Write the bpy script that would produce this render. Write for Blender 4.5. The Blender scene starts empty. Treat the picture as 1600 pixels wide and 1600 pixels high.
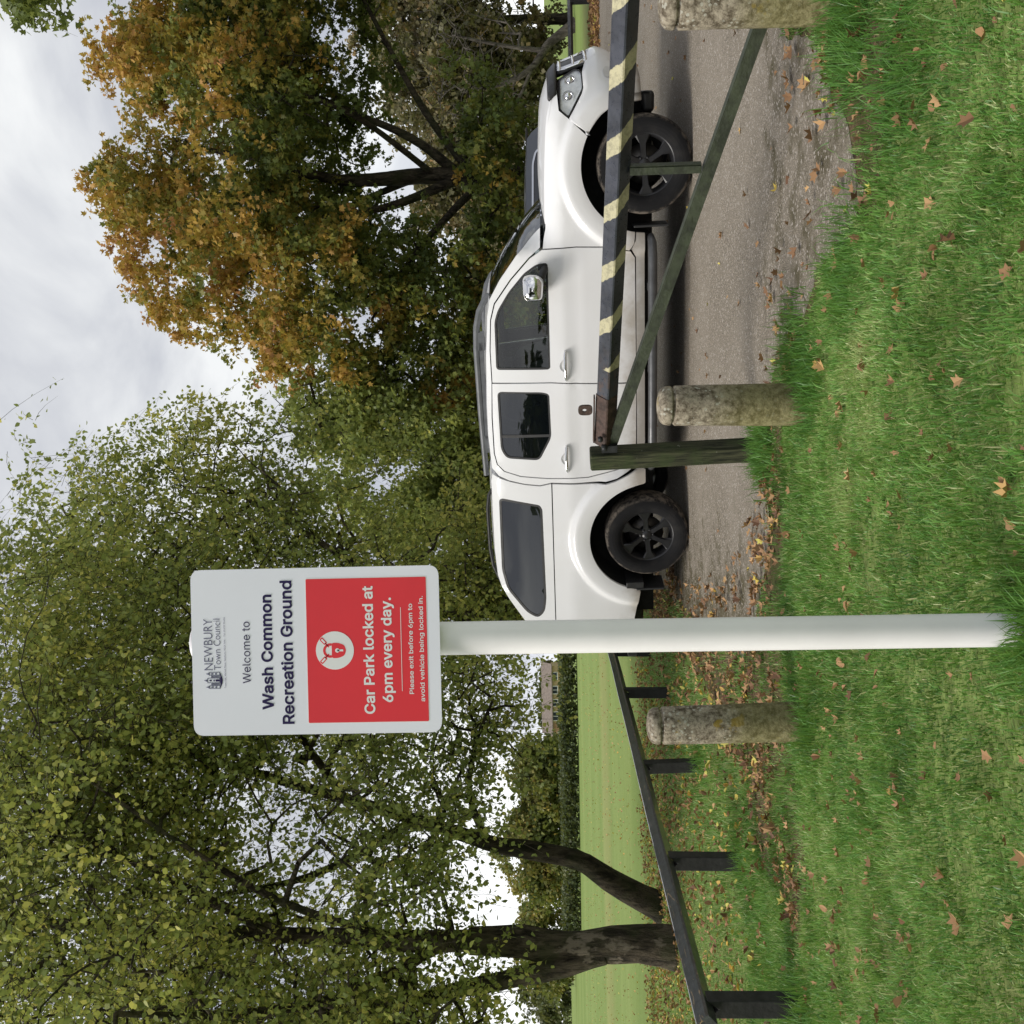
import bpy, math, random
import numpy as np
from mathutils import Vector, Matrix, noise
from mathutils.geometry import delaunay_2d_cdt
random.seed(7)
RNG = np.random.default_rng(7)
SC = bpy.context.scene
R = math.radians

# ---------------------------------------------------------------- camera (the phone was held on its side)
CAM_H = 1.25
PITCH = math.atan(60 / 1600)
ROLL = R(1.2)
fw = Vector((0, math.cos(PITCH), math.sin(PITCH)))
u0 = Vector((0, -math.sin(PITCH), math.cos(PITCH)))
r0 = Vector((1, 0, 0))
rt = r0 * math.cos(ROLL) - u0 * math.sin(ROLL)
up_ = u0 * math.cos(ROLL) + r0 * math.sin(ROLL)
cd = bpy.data.cameras.new('camera')
cd.sensor_fit = 'HORIZONTAL'; cd.sensor_width = 36; cd.lens = 36.0
cd.clip_start = 0.05; cd.clip_end = 3000
cam = bpy.data.objects.new('camera', cd)
SC.collection.objects.link(cam)
cx, cy, cz = -up_, rt, -fw          # camera x = world down, camera y = world right
cam.matrix_world = Matrix(((cx.x, cy.x, cz.x, 0), (cx.y, cy.y, cz.y, 0), (cx.z, cy.z, cz.z, CAM_H), (0, 0, 0, 1)))
SC.camera = cam
SC.view_settings.view_transform = 'Standard'
SC.view_settings.look = 'None'
SC.view_settings.exposure = 0.3
SC.view_settings.gamma = 1.0
SC.cycles.diffuse_bounces = 8; SC.cycles.transmission_bounces = 12; SC.cycles.max_bounces = 14

# ---------------------------------------------------------------- world: Nishita sky behind a sheet of broken grey cloud
SUN_EL, SUN_AZ = R(44), R(252)      # azimuth clockwise from +y: behind the camera, to the left
w = bpy.data.worlds.new('World'); SC.world = w; w.use_nodes = True
nt = w.node_tree; nt.nodes.clear()
def wn(t, **k):
    n = nt.nodes.new(t)
    for a, b in k.items(): setattr(n, a, b)
    return n
wl = nt.links.new
out = wn('ShaderNodeOutputWorld'); bg = wn('ShaderNodeBackground'); wl(bg.outputs[0], out.inputs[0])
sky = wn('ShaderNodeTexSky', sky_type='NISHITA', sun_disc=False, sun_elevation=SUN_EL, sun_rotation=SUN_AZ)
tc = wn('ShaderNodeTexCoord')
mp = wn('ShaderNodeMapping'); mp.inputs['Scale'].default_value = (1.0, 1.0, 2.2); wl(tc.outputs['Generated'], mp.inputs[0])
n1 = wn('ShaderNodeTexNoise'); n1.inputs['Scale'].default_value = 2.6; n1.inputs['Detail'].default_value = 7; n1.inputs['Roughness'].default_value = 0.52; n1.inputs['Distortion'].default_value = 0.35
wl(mp.outputs[0], n1.inputs['Vector'])
rp = wn('ShaderNodeValToRGB'); wl(n1.outputs['Fac'], rp.inputs[0])
e = rp.color_ramp.elements
e[0].position = 0.42; e[0].color = (4.1, 4.25, 4.75, 1)
e[1].position = 0.62; e[1].color = (7.9, 8.0, 8.0, 1)
# brighter cloud low over the horizon
sx = wn('ShaderNodeSeparateXYZ'); wl(tc.outputs['Generated'], sx.inputs[0])
mr = wn('ShaderNodeMapRange'); wl(sx.outputs['Z'], mr.inputs[0])
mr.inputs[1].default_value = 0.0; mr.inputs[2].default_value = 0.24; mr.inputs[3].default_value = 1.45; mr.inputs[4].default_value = 1.0
ml = wn('ShaderNodeVectorMath', operation='SCALE'); wl(rp.outputs[0], ml.inputs[0]); wl(mr.outputs[0], ml.inputs['Scale'])
mx = wn('ShaderNodeMix', data_type='RGBA'); mx.inputs[0].default_value = 0.93
wl(sky.outputs[0], mx.inputs[6]); wl(ml.outputs[0], mx.inputs[7]); wl(mx.outputs[2], bg.inputs[0])
bg.inputs[1].default_value = 0.1

sl = bpy.data.lights.new('sun', 'SUN'); sl.energy = 2.7; sl.angle = R(24); sl.color = (1.0, 0.95, 0.87)
so = bpy.data.objects.new('sun', sl); SC.collection.objects.link(so)
sd = Vector((math.sin(SUN_AZ) * math.cos(SUN_EL), math.cos(SUN_AZ) * math.cos(SUN_EL), math.sin(SUN_EL)))
so.rotation_euler = (-sd).to_track_quat('-Z', 'Y').to_euler()

# ================================================================ helpers
COL = SC.collection
def tag(o, label=None, cat=None, group=None, kind=None):
    for k, v in (('label', label), ('category', cat), ('group', group), ('kind', kind)):
        if v: o[k] = v
    return o
def thing(name, label, cat, loc=(0, 0, 0), rz=0, group=None):
    o = bpy.data.objects.new(name, None); COL.objects.link(o)
    o.empty_display_size = 0.2; o.location = loc; o.rotation_euler = (0, 0, rz)
    return tag(o, label, cat, group)
def link(name, me, mat, parent=None):
    o = bpy.data.objects.new(name, me); COL.objects.link(o)
    if mat: me.materials.append(mat)
    if parent: o.parent = parent
    return o
def arr_mesh(name, verts, loops, totals, tint=None, smooth=False):
    me = bpy.data.meshes.new(name)
    verts = np.asarray(verts, dtype=np.float32); loops = np.asarray(loops, dtype=np.int32); totals = np.asarray(totals, dtype=np.int32)
    me.vertices.add(len(verts)); me.vertices.foreach_set('co', verts.ravel())
    me.loops.add(len(loops)); me.loops.foreach_set('vertex_index', loops)
    me.polygons.add(len(totals))
    st = np.zeros(len(totals), dtype=np.int32); st[1:] = np.cumsum(totals)[:-1]
    me.polygons.foreach_set('loop_start', st)
    if smooth: me.polygons.foreach_set('use_smooth', np.ones(len(totals), dtype=bool))
    me.update(calc_edges=True)
    if tint is not None:
        a = me.attributes.new('tint', 'FLOAT', 'FACE'); a.data.foreach_set('value', np.asarray(tint, dtype=np.float32))
    return me
def sstep(a, b, x):
    t = min(max((x - a) / (b - a), 0), 1); return t * t * (3 - 2 * t)
def nsstep(a, b, x):
    t = np.clip((x - a) / (b - a), 0, 1); return t * t * (3 - 2 * t)

class MB:                                   # collects geometry, builds ONE mesh object
    def __init__(s): s.v = []; s.f = []; s.sm = []
    def add(s, vs, fs, sm=False):
        b = len(s.v); s.v += [tuple(p) for p in vs]; s.f += [tuple(i + b for i in f) for f in fs]; s.sm += [sm] * len(fs)
        return s
    def box(s, c, d, M=None, ch=0.0):
        x, y, z = d[0] / 2, d[1] / 2, d[2] / 2
        if ch <= 0:
            vs = [(a * x, b * y, e_ * z) for a in (-1, 1) for b in (-1, 1) for e_ in (-1, 1)]
            fs = [(0, 1, 3, 2), (4, 6, 7, 5), (0, 4, 5, 1), (2, 3, 7, 6), (0, 2, 6, 4), (1, 5, 7, 3)]
        else:                               # chamfered along z-edges and caps
            pts = [(x - ch, y), (x, y - ch), (x, -y + ch), (x - ch, -y), (-x + ch, -y), (-x, -y + ch), (-x, y - ch), (-x + ch, y)]
            pts = pts[::-1]
            k = 1 - ch / max(min(x, y), 1e-6)
            rings = [[(p * k, q * k, -z) for p, q in pts], [(p, q, -z + ch) for p, q in pts], [(p, q, z - ch) for p, q in pts], [(p * k, q * k, z) for p, q in pts]]
            vs = [p for r_ in rings for p in r_]; fs = []
            for i in range(3):
                for j in range(8): fs.append((i * 8 + j, i * 8 + (j + 1) % 8, i * 8 + 8 + (j + 1) % 8, i * 8 + 8 + j))
            fs += [tuple(range(7, -1, -1)), tuple(range(24, 32))]
        vs = [Vector(p) + Vector(c) if M is None else M @ (Vector(p) + Vector(c)) for p in vs]
        return s.add(vs, fs)
    def tube(s, path, rad, n=10, cap=True, sm=True):
        P = [Vector(p) for p in path]; m = len(P); rs = rad if isinstance(rad, (list, tuple)) else [rad] * m
        vs = []; ref = None
        for i in range(m):
            t = (P[min(i + 1, m - 1)] - P[max(i - 1, 0)]).normalized()
            if ref is None: ref = t.orthogonal().normalized()
            ref = (ref - t * ref.dot(t)).normalized(); b = t.cross(ref)
            for k in range(n):
                a = 2 * math.pi * k / n; vs.append(P[i] + (ref * math.cos(a) + b * math.sin(a)) * rs[i])
        fs = [(i * n + k, i * n + (k + 1) % n, i * n + n + (k + 1) % n, i * n + n + k) for i in range(m - 1) for k in range(n)]
        s.add(vs, fs, sm)
        if cap: s.add(vs[:n], [tuple(range(n - 1, -1, -1))]); s.add(vs[-n:], [tuple(range(n))])
        return s
    def lathe(s, prof, n=32, axis='Z', c=(0, 0, 0), sm=True, jit=None):
        vs = []
        for i in range(n):
            a = 2 * math.pi * i / n
            for r_, h in prof:
                rr = r_ * (1 + (jit(a, h) if jit else 0))
                p = (rr * math.cos(a), rr * math.sin(a), h) if axis == 'Z' else (rr * math.cos(a), h, rr * math.sin(a))
                vs.append((p[0] + c[0], p[1] + c[1], p[2] + c[2]))
        m = len(prof); fs = []
        for i in range(n):
            j = (i + 1) % n
            for k in range(m - 1):
                q = (i * m + k, j * m + k, j * m + k + 1, i * m + k + 1)
                fs.append(q if axis == 'Z' else q[::-1])
        return s.add(vs, fs, sm)
    def prism(s, pts, y0, y1, M=None):      # polygon in xz extruded along y
        n = len(pts); vs = [(p[0], y0, p[1]) for p in pts] + [(p[0], y1, p[1]) for p in pts]
        if M: vs = [M @ Vector(p) for p in vs]
        fs = [tuple(range(n)), tuple(range(2 * n - 1, n - 1, -1))] + [(i, i + n, (i + 1) % n + n, (i + 1) % n) for i in range(n)]
        return s.add(vs, fs)
    def mesh(s, name):
        me = bpy.data.meshes.new(name); me.from_pydata(s.v, [], s.f)
        me.polygons.foreach_set('use_smooth', s.sm); me.update(); return me
    def build(s, name, mat, parent=None, bevel=0):
        o = link(name, s.mesh(name), mat, parent)
        if bevel:
            b = o.modifiers.new('bevel', 'BEVEL'); b.width = bevel; b.segments = 2; b.limit_method = 'ANGLE'; b.angle_limit = R(40)
        return o

# ---------------------------------------------------------------- materials
class NT:
    def __init__(s, name):
        s.m = bpy.data.materials.new(name); s.m.use_nodes = True; s.t = s.m.node_tree; s.t.nodes.clear()
        s.out = s.n('ShaderNodeOutputMaterial')
    def n(s, typ, ins=None, **k):
        nd = s.t.nodes.new(typ)
        for a, b in k.items(): setattr(nd, a, b)
        for a, b in (ins or {}).items(): s.set(nd.inputs[a], b)
        return nd
    def set(s, sock, v):
        if isinstance(v, bpy.types.NodeSocket): s.t.links.new(v, sock)
        elif isinstance(v, (tuple, list)) and sock.type == 'RGBA' and len(v) == 3: sock.default_value = (*v, 1)
        else: sock.default_value = v
    def noise(s, scale, detail=5, rough=0.55, vec=None, dist=0.0):
        nd = s.n('ShaderNodeTexNoise', {'Scale': scale, 'Detail': detail, 'Roughness': rough, 'Distortion': dist})
        s.set(nd.inputs['Vector'], vec if vec is not None else s.obj()); return nd.outputs['Fac']
    def obj(s): return s.n('ShaderNodeTexCoord').outputs['Object']
    def pos(s): return s.n('ShaderNodeNewGeometry').outputs['Position']
    def map(s, vec, scale=(1, 1, 1), loc=(0, 0, 0)):
        return s.n('ShaderNodeMapping', {'Vector': vec, 'Scale': scale, 'Location': loc}).outputs[0]
    def rng(s, v, a, b, c=0.0, d=1.0, smooth=True):
        return s.n('ShaderNodeMapRange', {'Value': v, 'From Min': a, 'From Max': b, 'To Min': c, 'To Max': d}, interpolation_type='SMOOTHSTEP' if smooth else 'LINEAR').outputs[0]
    def mix(s, f, a, b, mode='MIX'):
        nd = s.n('ShaderNodeMix', data_type='RGBA', blend_type=mode); s.set(nd.inputs[0], f); s.set(nd.inputs[6], a); s.set(nd.inputs[7], b); return nd.outputs[2]
    def math(s, op, a, b=0.0):
        nd = s.n('ShaderNodeMath', operation=op); s.set(nd.inputs[0], a); s.set(nd.inputs[1], b); return nd.outputs[0]
    def xyz(s, v): return s.n('ShaderNodeSeparateXYZ', {0: v}).outputs
    def ramp(s, f, stops):
        nd = s.n('ShaderNodeValToRGB', {0: f}); el = nd.color_ramp.elements
        while len(el) < len(stops): el.new(0.5)
        for e_, (p, c) in zip(el, stops): e_.position = p; e_.color = (*c, 1)
        return nd.outputs[0]
    def bump(s, h, strength=0.3, dist=0.01):
        return s.n('ShaderNodeBump', {'Height': h, 'Strength': strength, 'Distance': dist}).outputs[0]
    def bsdf(s, color, rough=0.5, metal=0.0, normal=None, spec=0.5, coat=0.0):
        b = s.n('ShaderNodeBsdfPrincipled', {'Base Color': color, 'Roughness': rough, 'Metallic': metal, 'Specular IOR Level': spec, 'Coat Weight': coat, 'Coat Roughness': 0.04})
        if normal is not None: s.set(b.inputs['Normal'], normal)
        return b.outputs[0]
    def done(s, sh): s.set(s.out.inputs[0], sh); return s.m

def simple(name, col, rough=0.5, metal=0.0, var=0.15, scale=9.0, bump=0.0, bscale=60.0, spec=0.5, coat=0.0):
    t = NT(name); f = t.noise(scale, 6, 0.6)
    dark = tuple(c * (1 - var) for c in col); lite = tuple(min(c * (1 + var), 0.95) for c in col)
    c = t.mix(t.rng(f, 0.3, 0.7), dark, lite)
    nm = t.bump(t.noise(bscale, 4), bump) if bump else None
    rr = t.rng(t.noise(scale * 2.3, 3), 0.3, 0.7, rough * 0.88, min(rough * 1.12, 1), False)
    return t.done(t.bsdf(c, rr, metal, nm, spec, coat))

def leaf_mat(name, stops, trans=0.35, rough=0.5):
    t = NT(name)
    a = t.n('ShaderNodeAttribute', attribute_name='tint').outputs['Fac']
    c = t.ramp(a, stops)
    d = t.bsdf(c, rough, spec=0.35)
    tr = t.n('ShaderNodeBsdfTranslucent', {'Color': t.mix(0.35, c, (0.30, 0.30, 0.03))}).outputs[0]
    mxs = t.n('ShaderNodeMixShader', {0: trans, 1: d, 2: tr})
    return t.done(mxs.outputs[0])

def bark_mat(name, dark, lite, scale=7.0, moss=None, pale=None):
    t = NT(name); p = t.obj()
    v = t.map(p, (1, 1, 0.28))
    f = t.noise(scale, 8, 0.65, v, 0.6); g = t.noise(scale * 4, 5, 0.6, v)
    c = t.mix(t.rng(f, 0.35, 0.68), dark, lite)
    if moss: c = t.mix(t.math('MULTIPLY', t.rng(t.noise(2.3, 4), 0.45, 0.65), 0.55), c, moss)
    if pale: c = t.mix(t.rng(t.noise(2.6, 5, 0.6, t.map(p, (1, 1, 0.6), (3.1, 0, 0))), 0.60, 0.65), c, pale)
    return t.done(t.bsdf(c, 0.9, normal=t.bump(t.math('ADD', f, t.math('MULTIPLY', g, 0.6)), 1.0, 0.06), spec=0.2))

# ================================================================ the ground
def gz(x, y):
    t = min(max((y - 15) / 25, 0), 1); z = 0.112 * math.tanh(x / 4) * (1 - t * t * (3 - 2 * t))
    return z
def ngz(x, y):
    return 0.112 * np.tanh(x / 4) * (1 - nsstep(15, 40, y)) - 0.012 * np.maximum(y - 70, 0) * (y < 270) - 2.4 * (y >= 270) + 0.55 * nsstep(45, 100, y) * nsstep(-12, -45, x)

def fence_x(y): return -2.757 + 0.1155 * (y - 5.7)      # knee rail along the left of the car park

t = NT('grass_soil'); P = t.pos(); X, Y, Z = t.xyz(P)
f1 = t.noise(0.9, 6, 0.6, P); f2 = t.noise(14, 6, 0.65, P); f3 = t.noise(70, 4, 0.7, P)
turf = t.mix(t.rng(f2, 0.3, 0.7), (0.090, 0.125, 0.036), (0.200, 0.265, 0.080))
turf = t.mix(t.math('MULTIPLY', t.rng(f1, 0.5, 0.7), 0.5), turf, (0.085, 0.065, 0.035))
st = t.noise(0.6, 5, 0.6, t.map(P, (0.05, 0.55, 1)))     # mowing bands
st2 = t.noise(3.0, 5, 0.7, t.map(P, (0.25, 1.0, 1)))
field = t.mix(t.rng(st, 0.32, 0.68), (0.185, 0.255, 0.075), (0.240, 0.305, 0.100))
field = t.mix(t.rng(st2, 0.4, 0.75, 0, 0.45), field, (0.155, 0.21, 0.06))
field = t.mix(t.rng(f3, 0.35, 0.7, 0, 0.25), field, (0.13, 0.19, 0.04))
field = t.mix(t.math('MULTIPLY', t.rng(t.math('ABSOLUTE', t.math('SUBTRACT', Y, 27.0)), 3.0, 0.5), 0.35), field, (0.33, 0.29, 0.13))
# left of the rail the mown field begins
fx = t.math('SUBTRACT', X, t.math('ADD', -3.45, t.math('MULTIPLY', Y, 0.1155)))
infield = t.rng(t.math('ADD', fx, t.math('MULTIPLY', t.math('SUBTRACT', f1, 0.5), 2.0)), 0.2, -2.2)
infield = t.math('MULTIPLY', infield, t.rng(Y, 8.0, 15.0))
infield = t.math('MAXIMUM', infield, t.rng(Y, 23.5, 26.5))
c = t.mix(infield, turf, field)
GROUND = t.done(t.bsdf(c, 0.95, normal=t.bump(f2, 0.6, 0.02), spec=0.1))

def axis(a, b, step, far, n):
    core = np.arange(a, b + 1e-6, step)
    g = np.geomspace(1, 1 + far, n) - 1
    return core, g[1:]
cx_, gx = axis(-30, 30, 0.5, 420, 22)
xs = np.concatenate([-30 - gx[::-1], cx_, 30 + gx])
ys = np.concatenate([np.arange(-45, 0, 3.0), np.arange(0, 40, 0.5), np.arange(40, 120, 2.0), np.geomspace(120, 900, 25)])
gxx, gyy = np.meshgrid(xs, ys)
V = np.stack([gxx, gyy, ngz(gxx, gyy)], -1).reshape(-1, 3)
nx, ny = len(xs), len(ys)
ii = (np.arange(ny - 1)[:, None] * nx + np.arange(nx - 1)[None, :]).ravel()
L = np.stack([ii, ii + 1, ii + 1 + nx, ii + nx], -1).ravel()
tag(link('ground', arr_mesh('ground', V, L, np.full(len(ii), 4), smooth=True), GROUND), kind='structure')

# ---- polygon tools
def inpoly(px, py, poly):
    px = np.asarray(px, float); py = np.asarray(py, float); r_ = np.zeros(px.shape, bool); n = len(poly); j = n - 1
    for i in range(n):
        xi, yi = poly[i]; xj, yj = poly[j]
        if yi != yj:
            r_ ^= ((yi > py) != (yj > py)) & (px < (xj - xi) * (py - yi) / (yj - yi) + xi)
        j = i
    return r_
def resample(poly, d):
    o = []
    for i in range(len(poly)):
        a = Vector(poly[i]); b = Vector(poly[(i + 1) % len(poly)]); k = max(1, int(math.ceil((b - a).length / d)))
        o += [tuple(a.lerp(b, q / k)) for q in range(k)]
    return o
def rounded(poly, r, seg=5):
    o = []; n = len(poly)
    for i in range(n):
        p = Vector(poly[i]); a = Vector(poly[i - 1]) - p; b = Vector(poly[(i + 1) % n]) - p
        rr = min(r, a.length * 0.45, b.length * 0.45); A = p + a.normalized() * rr; B = p + b.normalized() * rr
        for k in range(seg + 1):
            q = k / seg; o.append(tuple(A * (1 - q) ** 2 + p * 2 * q * (1 - q) + B * q * q))
    return o
def offset(poly, d):                        # + grows a counter-clockwise polygon
    ar = sum(poly[i][0] * poly[(i + 1) % len(poly)][1] - poly[(i + 1) % len(poly)][0] * poly[i][1] for i in range(len(poly)))
    s = 1 if ar > 0 else -1; o = []; n = len(poly)
    for i in range(n):
        a = (Vector(poly[i]) - Vector(poly[i - 1])); b = (Vector(poly[(i + 1) % n]) - Vector(poly[i]))
        if a.length < 1e-6: a = b
        if b.length < 1e-6: b = a
        a.normalize(); b.normalize()
        na = Vector((a.y, -a.x)) * s; nb = Vector((b.y, -b.x)) * s; m = na + nb
        if m.length < 1e-3: m = na
        m.normalize(); k = 1 / max(m.dot(na), 0.5); o.append((poly[i][0] + m.x * d * k, poly[i][1] + m.y * d * k))
    return o
def cdt(outline, holes=(), grid=0.05, extra=()):
    pts = []; edges = []
    for lp in [outline] + list(holes):
        b = len(pts); pts += [Vector(p) for p in lp]; edges += [(b + i, b + (i + 1) % len(lp)) for i in range(len(lp))]
    xs_ = [p[0] for p in outline]; ys_ = [p[1] for p in outline]
    gx_, gy_ = np.meshgrid(np.arange(min(xs_) + grid * .5, max(xs_), grid), np.arange(min(ys_) + grid * .37, max(ys_), grid))
    q = np.stack([gx_.ravel(), gy_.ravel()], -1)
    if len(extra):                          # ring points replace the grid where they run
        ex_ = np.asarray(extra); q = q[np.min(((q[:, None] - ex_[None]) ** 2).sum(-1), 1) > (grid * .75) ** 2]; q = np.concatenate([q, ex_])
    k = inpoly(q[:, 0], q[:, 1], outline)
    for h in holes: k &= ~inpoly(q[:, 0], q[:, 1], h)
    q = q[k]
    if len(q):
        bp = np.array([tuple(p) for p in pts])
        dm = np.min(((q[:, None, :] - bp[None]) ** 2).sum(-1), 1) if len(q) * len(bp) < 4e7 else np.full(len(q), 9.)
        q = q[dm > (grid * (0.22 if len(extra) else 0.45)) ** 2]
    pts += [Vector(p) for p in q]
    vo, eo, fo, *_ = delaunay_2d_cdt(pts, edges, [], 0, 1e-5)
    v = np.array([tuple(p) for p in vo]); f = np.array([list(x) for x in fo])
    c_ = v[f].mean(1); k = inpoly(c_[:, 0], c_[:, 1], outline)
    for h in holes: k &= ~inpoly(c_[:, 0], c_[:, 1], h)
    return v, f[k]

# ---- the tarmac of the car park entrance, with a ragged edge
road = [(-1.07, 7.0), (-.65, 6.27), (-.03, 5.94), (.34, 5.98), (.79, 5.51), (.92, 5.13), (1.01, 4.5), (1.19, 4.0), (1.53, 4.08), (1.86, 4.42), (2.24, 4.9), (2.7, 5.3), (3.6, 5.7), (7, 6.2), (16, 6.6),
        (22, 8), (22, 19.5), (12, 20.2), (5, 20.3), (0.5, 20.1), (-.55, 19), (-.75, 15), (-.95, 10.5), (-1.0, 8.4)]
rd = resample(road, 0.12)
rd = [(x + 0.16 * noise.noise(Vector((x * 2.3, y * 2.3, 3))) + 0.06 * noise.noise(Vector((x * 9, y * 9, 1))), y + 0.16 * noise.noise(Vector((x * 2.3, y * 2.3, 8))) + 0.06 * noise.noise(Vector((x * 9, y * 9, 5)))) for x, y in rd]
ROAD = rd
v, f = cdt(rd, grid=0.5)
vv = np.column_stack([v, ngz(v[:, 0], v[:, 1]) + 0.004])
t = NT('worn_tarmac'); P = t.pos(); X, Y, Z = t.xyz(P)
a = t.noise(170, 3, 0.8, P); b = t.noise(45, 5, 0.75, P); d = t.noise(1.1, 6, 0.6, P); h = t.noise(5.5, 6, 0.65, P)
c = t.mix(t.rng(a, 0.40, 0.62), (0.090, 0.076, 0.058), (0.51, 0.445, 0.36))
c = t.mix(t.rng(b, 0.5, 0.72, 0, 0.55), c, (0.135, 0.110, 0.092))
c = t.mix(t.rng(d, 0.36, 0.66, 0, 0.4), c, (0.37, 0.325, 0.27))
edge = t.math('ADD', t.math('MULTIPLY', t.math('SUBTRACT', h, 0.5), 2.2), t.math('MAXIMUM', t.rng(X, 1.3, -1.2, -0.6, 0.8, False), t.rng(Y, 6.6, 5.4, -.6, .35, False)))
c = t.mix(t.rng(edge, 0.15, 0.75, 0, 0.8), c, (0.082, 0.070, 0.030))
gr = t.n('ShaderNodeTexVoronoi', {'Vector': P, 'Scale': 95.0}); gr2 = gr.outputs['Color']
c = t.mix(t.math('GREATER_THAN', t.xyz(gr2)[0], 0.93), c, (0.52, 0.47, 0.42))
ROADM = t.done(t.bsdf(c, 0.88, normal=t.bump(t.math('ADD', a, b), 1.0, 0.010), spec=0.2))
tag(link('road', arr_mesh('road', vv, f.ravel(), np.full(len(f), 3), smooth=True), ROADM), kind='structure')

# ---- bare earth strips full of rotting leaves between turf and tarmac
dirt = [(-2.5, 5.6), (-1.7, 5.5), (-.9, 5.7), (-.1, 5.5), (.5, 5.55), (.8, 5.0), (.95, 4.3), (1.15, 3.72), (1.6, 3.65), (2.0, 4.0), (2.6, 4.9), (2.4, 5.3), (1.0, 5.6), (0, 6.4), (-.6, 7.5), (-.6, 12), (-.5, 18.6), (.6, 19.7), (22, 19.5), (22, 23.2), (-.6, 23.2), (-1.5, 20), (-1.35, 12), (-1.5, 8.5), (-2.1, 6.8)]
dd = resample(dirt, 0.15)
dd = [(x + 0.2 * noise.noise(Vector((x * 2.1, y * 2.1, 13))), y + 0.2 * noise.noise(Vector((x * 2.1, y * 2.1, 18)))) for x, y in dd]
v, f = cdt(dd, grid=0.5)
vv = np.column_stack([v, ngz(v[:, 0], v[:, 1]) + 0.002])
t = NT('leafy_earth'); P = t.pos()
a = t.noise(60, 5, 0.75, P); b = t.noise(3.2, 6, 0.6, P)
c = t.mix(t.rng(a, 0.33, 0.68), (0.045, 0.034, 0.020), (0.185, 0.125, 0.072))
c = t.mix(t.rng(b, 0.45, 0.65, 0, 0.75), c, (0.050, 0.066, 0.018))
tag(link('bare_ground', arr_mesh('bare_ground', vv, f.ravel(), np.full(len(f), 3), smooth=True), t.done(t.bsdf(c, 0.95, normal=t.bump(a, 0.8, 0.01), spec=0.15))), kind='structure')

# ---------------------------------------------------------------- grass blades (uncountable)
def nz(p, s, off=0.0):
    return np.array([noise.noise(Vector((x * s, y * s, off))) for x, y in p])
def grass_mesh(pts, hgt, wid, tint, lean=0.6):
    n = len(pts); z = ngz(pts[:, 0], pts[:, 1])
    a = RNG.uniform(0, 2 * np.pi, n) ; ld = RNG.uniform(0, 2 * np.pi, n)
    cl = 2 * np.pi * (nz(pts, 1.7, 4.0) + nz(pts, 5.0, 6.0) * 0.5)
    ld = np.where(RNG.random(n) < 0.42, cl + RNG.normal(0, .7, n), ld)
    lm = np.abs(RNG.normal(lean, .35, n)) * hgt
    wx, wy = np.cos(a) * wid / 2, np.sin(a) * wid / 2
    lx, ly = np.cos(ld) * lm, np.sin(ld) * lm
    vh = np.sqrt(np.maximum(hgt ** 2 - lm ** 2, (hgt * .25) ** 2))
    x, y = pts[:, 0], pts[:, 1]
    V = np.empty((n, 5, 3))
    V[:, 0] = np.stack([x - wx, y - wy, z - .004], -1); V[:, 1] = np.stack([x + wx, y + wy, z - .004], -1)
    V[:, 2] = np.stack([x + wx * .8 + lx * .3, y + wy * .8 + ly * .3, z + vh * .6], -1); V[:, 3] = np.stack([x - wx * .8 + lx * .3, y - wy * .8 + ly * .3, z + vh * .6], -1)
    V[:, 4] = np.stack([x + lx, y + ly, z + vh], -1)
    b = np.arange(n)[:, None] * 5
    L = (b + np.array([[0, 1, 2, 3, 3, 2, 4]])).ravel()
    return V.reshape(-1, 3), L, np.tile([4, 3], n), np.repeat(tint, 2)
GRASS = leaf_mat('grass_blades', [(0.0, (0.056, 0.145, 0.036)), (0.30, (0.102, 0.257, 0.050)), (0.55, (0.175, 0.376, 0.084)), (0.78, (0.303, 0.528, 0.144)), (0.88, (0.450, 0.567, 0.228)), (1.0, (0.584, 0.567, 0.300))], 0.4, 0.38)
def scatter(n, y0, y1, k=0.56, xmin=None, xmax=None):
    y = np.sqrt(RNG.uniform(y0 ** 2, y1 ** 2, n)); x = RNG.uniform(-1, 1, n) * (k * y + .25)
    return np.stack([x, y], -1)
def bare(p):                                # how bare the turf is at a point, 0..1
    x, y = p[:, 0], p[:, 1]
    n_ = nz(p, 1.6, 2.0) + .5 * nz(p, 5.0, 7.0)
    d_ = inpoly(x, y, dd).astype(float)
    return np.clip(d_ * (.62 + .9 * n_) + .15 * (n_ > .5), 0, 1)
p = scatter(290000, 2.15, 7.2)
p = p[~inpoly(p[:, 0], p[:, 1], ROAD)]
b_ = bare(p); thin = np.clip(1.5 * (nz(p, 2.1, 77.) - .22), 0, .75); p = p[RNG.random(len(p)) > np.maximum(b_ * .92, thin)]
big = nz(p, 1.1, 21.); mid = nz(p, 4.0, 31.)
hgt = (.033 + .020 * big + .028 * mid) * RNG.uniform(.45, 1.55, len(p)); hgt = np.clip(hgt, .016, .15)
tint = np.clip(.46 + .34 * nz(p, .8, 41.) + .42 * nz(p, 2.6, 51.) + .25 * nz(p, 8.0, 55.) + RNG.normal(0, .18, len(p)), 0, .9)
dead = RNG.random(len(p)) < .06 + .16 * np.clip(nz(p, 1.4, 91.) + .1, 0, 1); tint[dead] = RNG.uniform(.88, 1, dead.sum())
A1 = grass_mesh(p, hgt, RNG.uniform(.003, .0060, len(p)), tint, .62)
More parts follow.
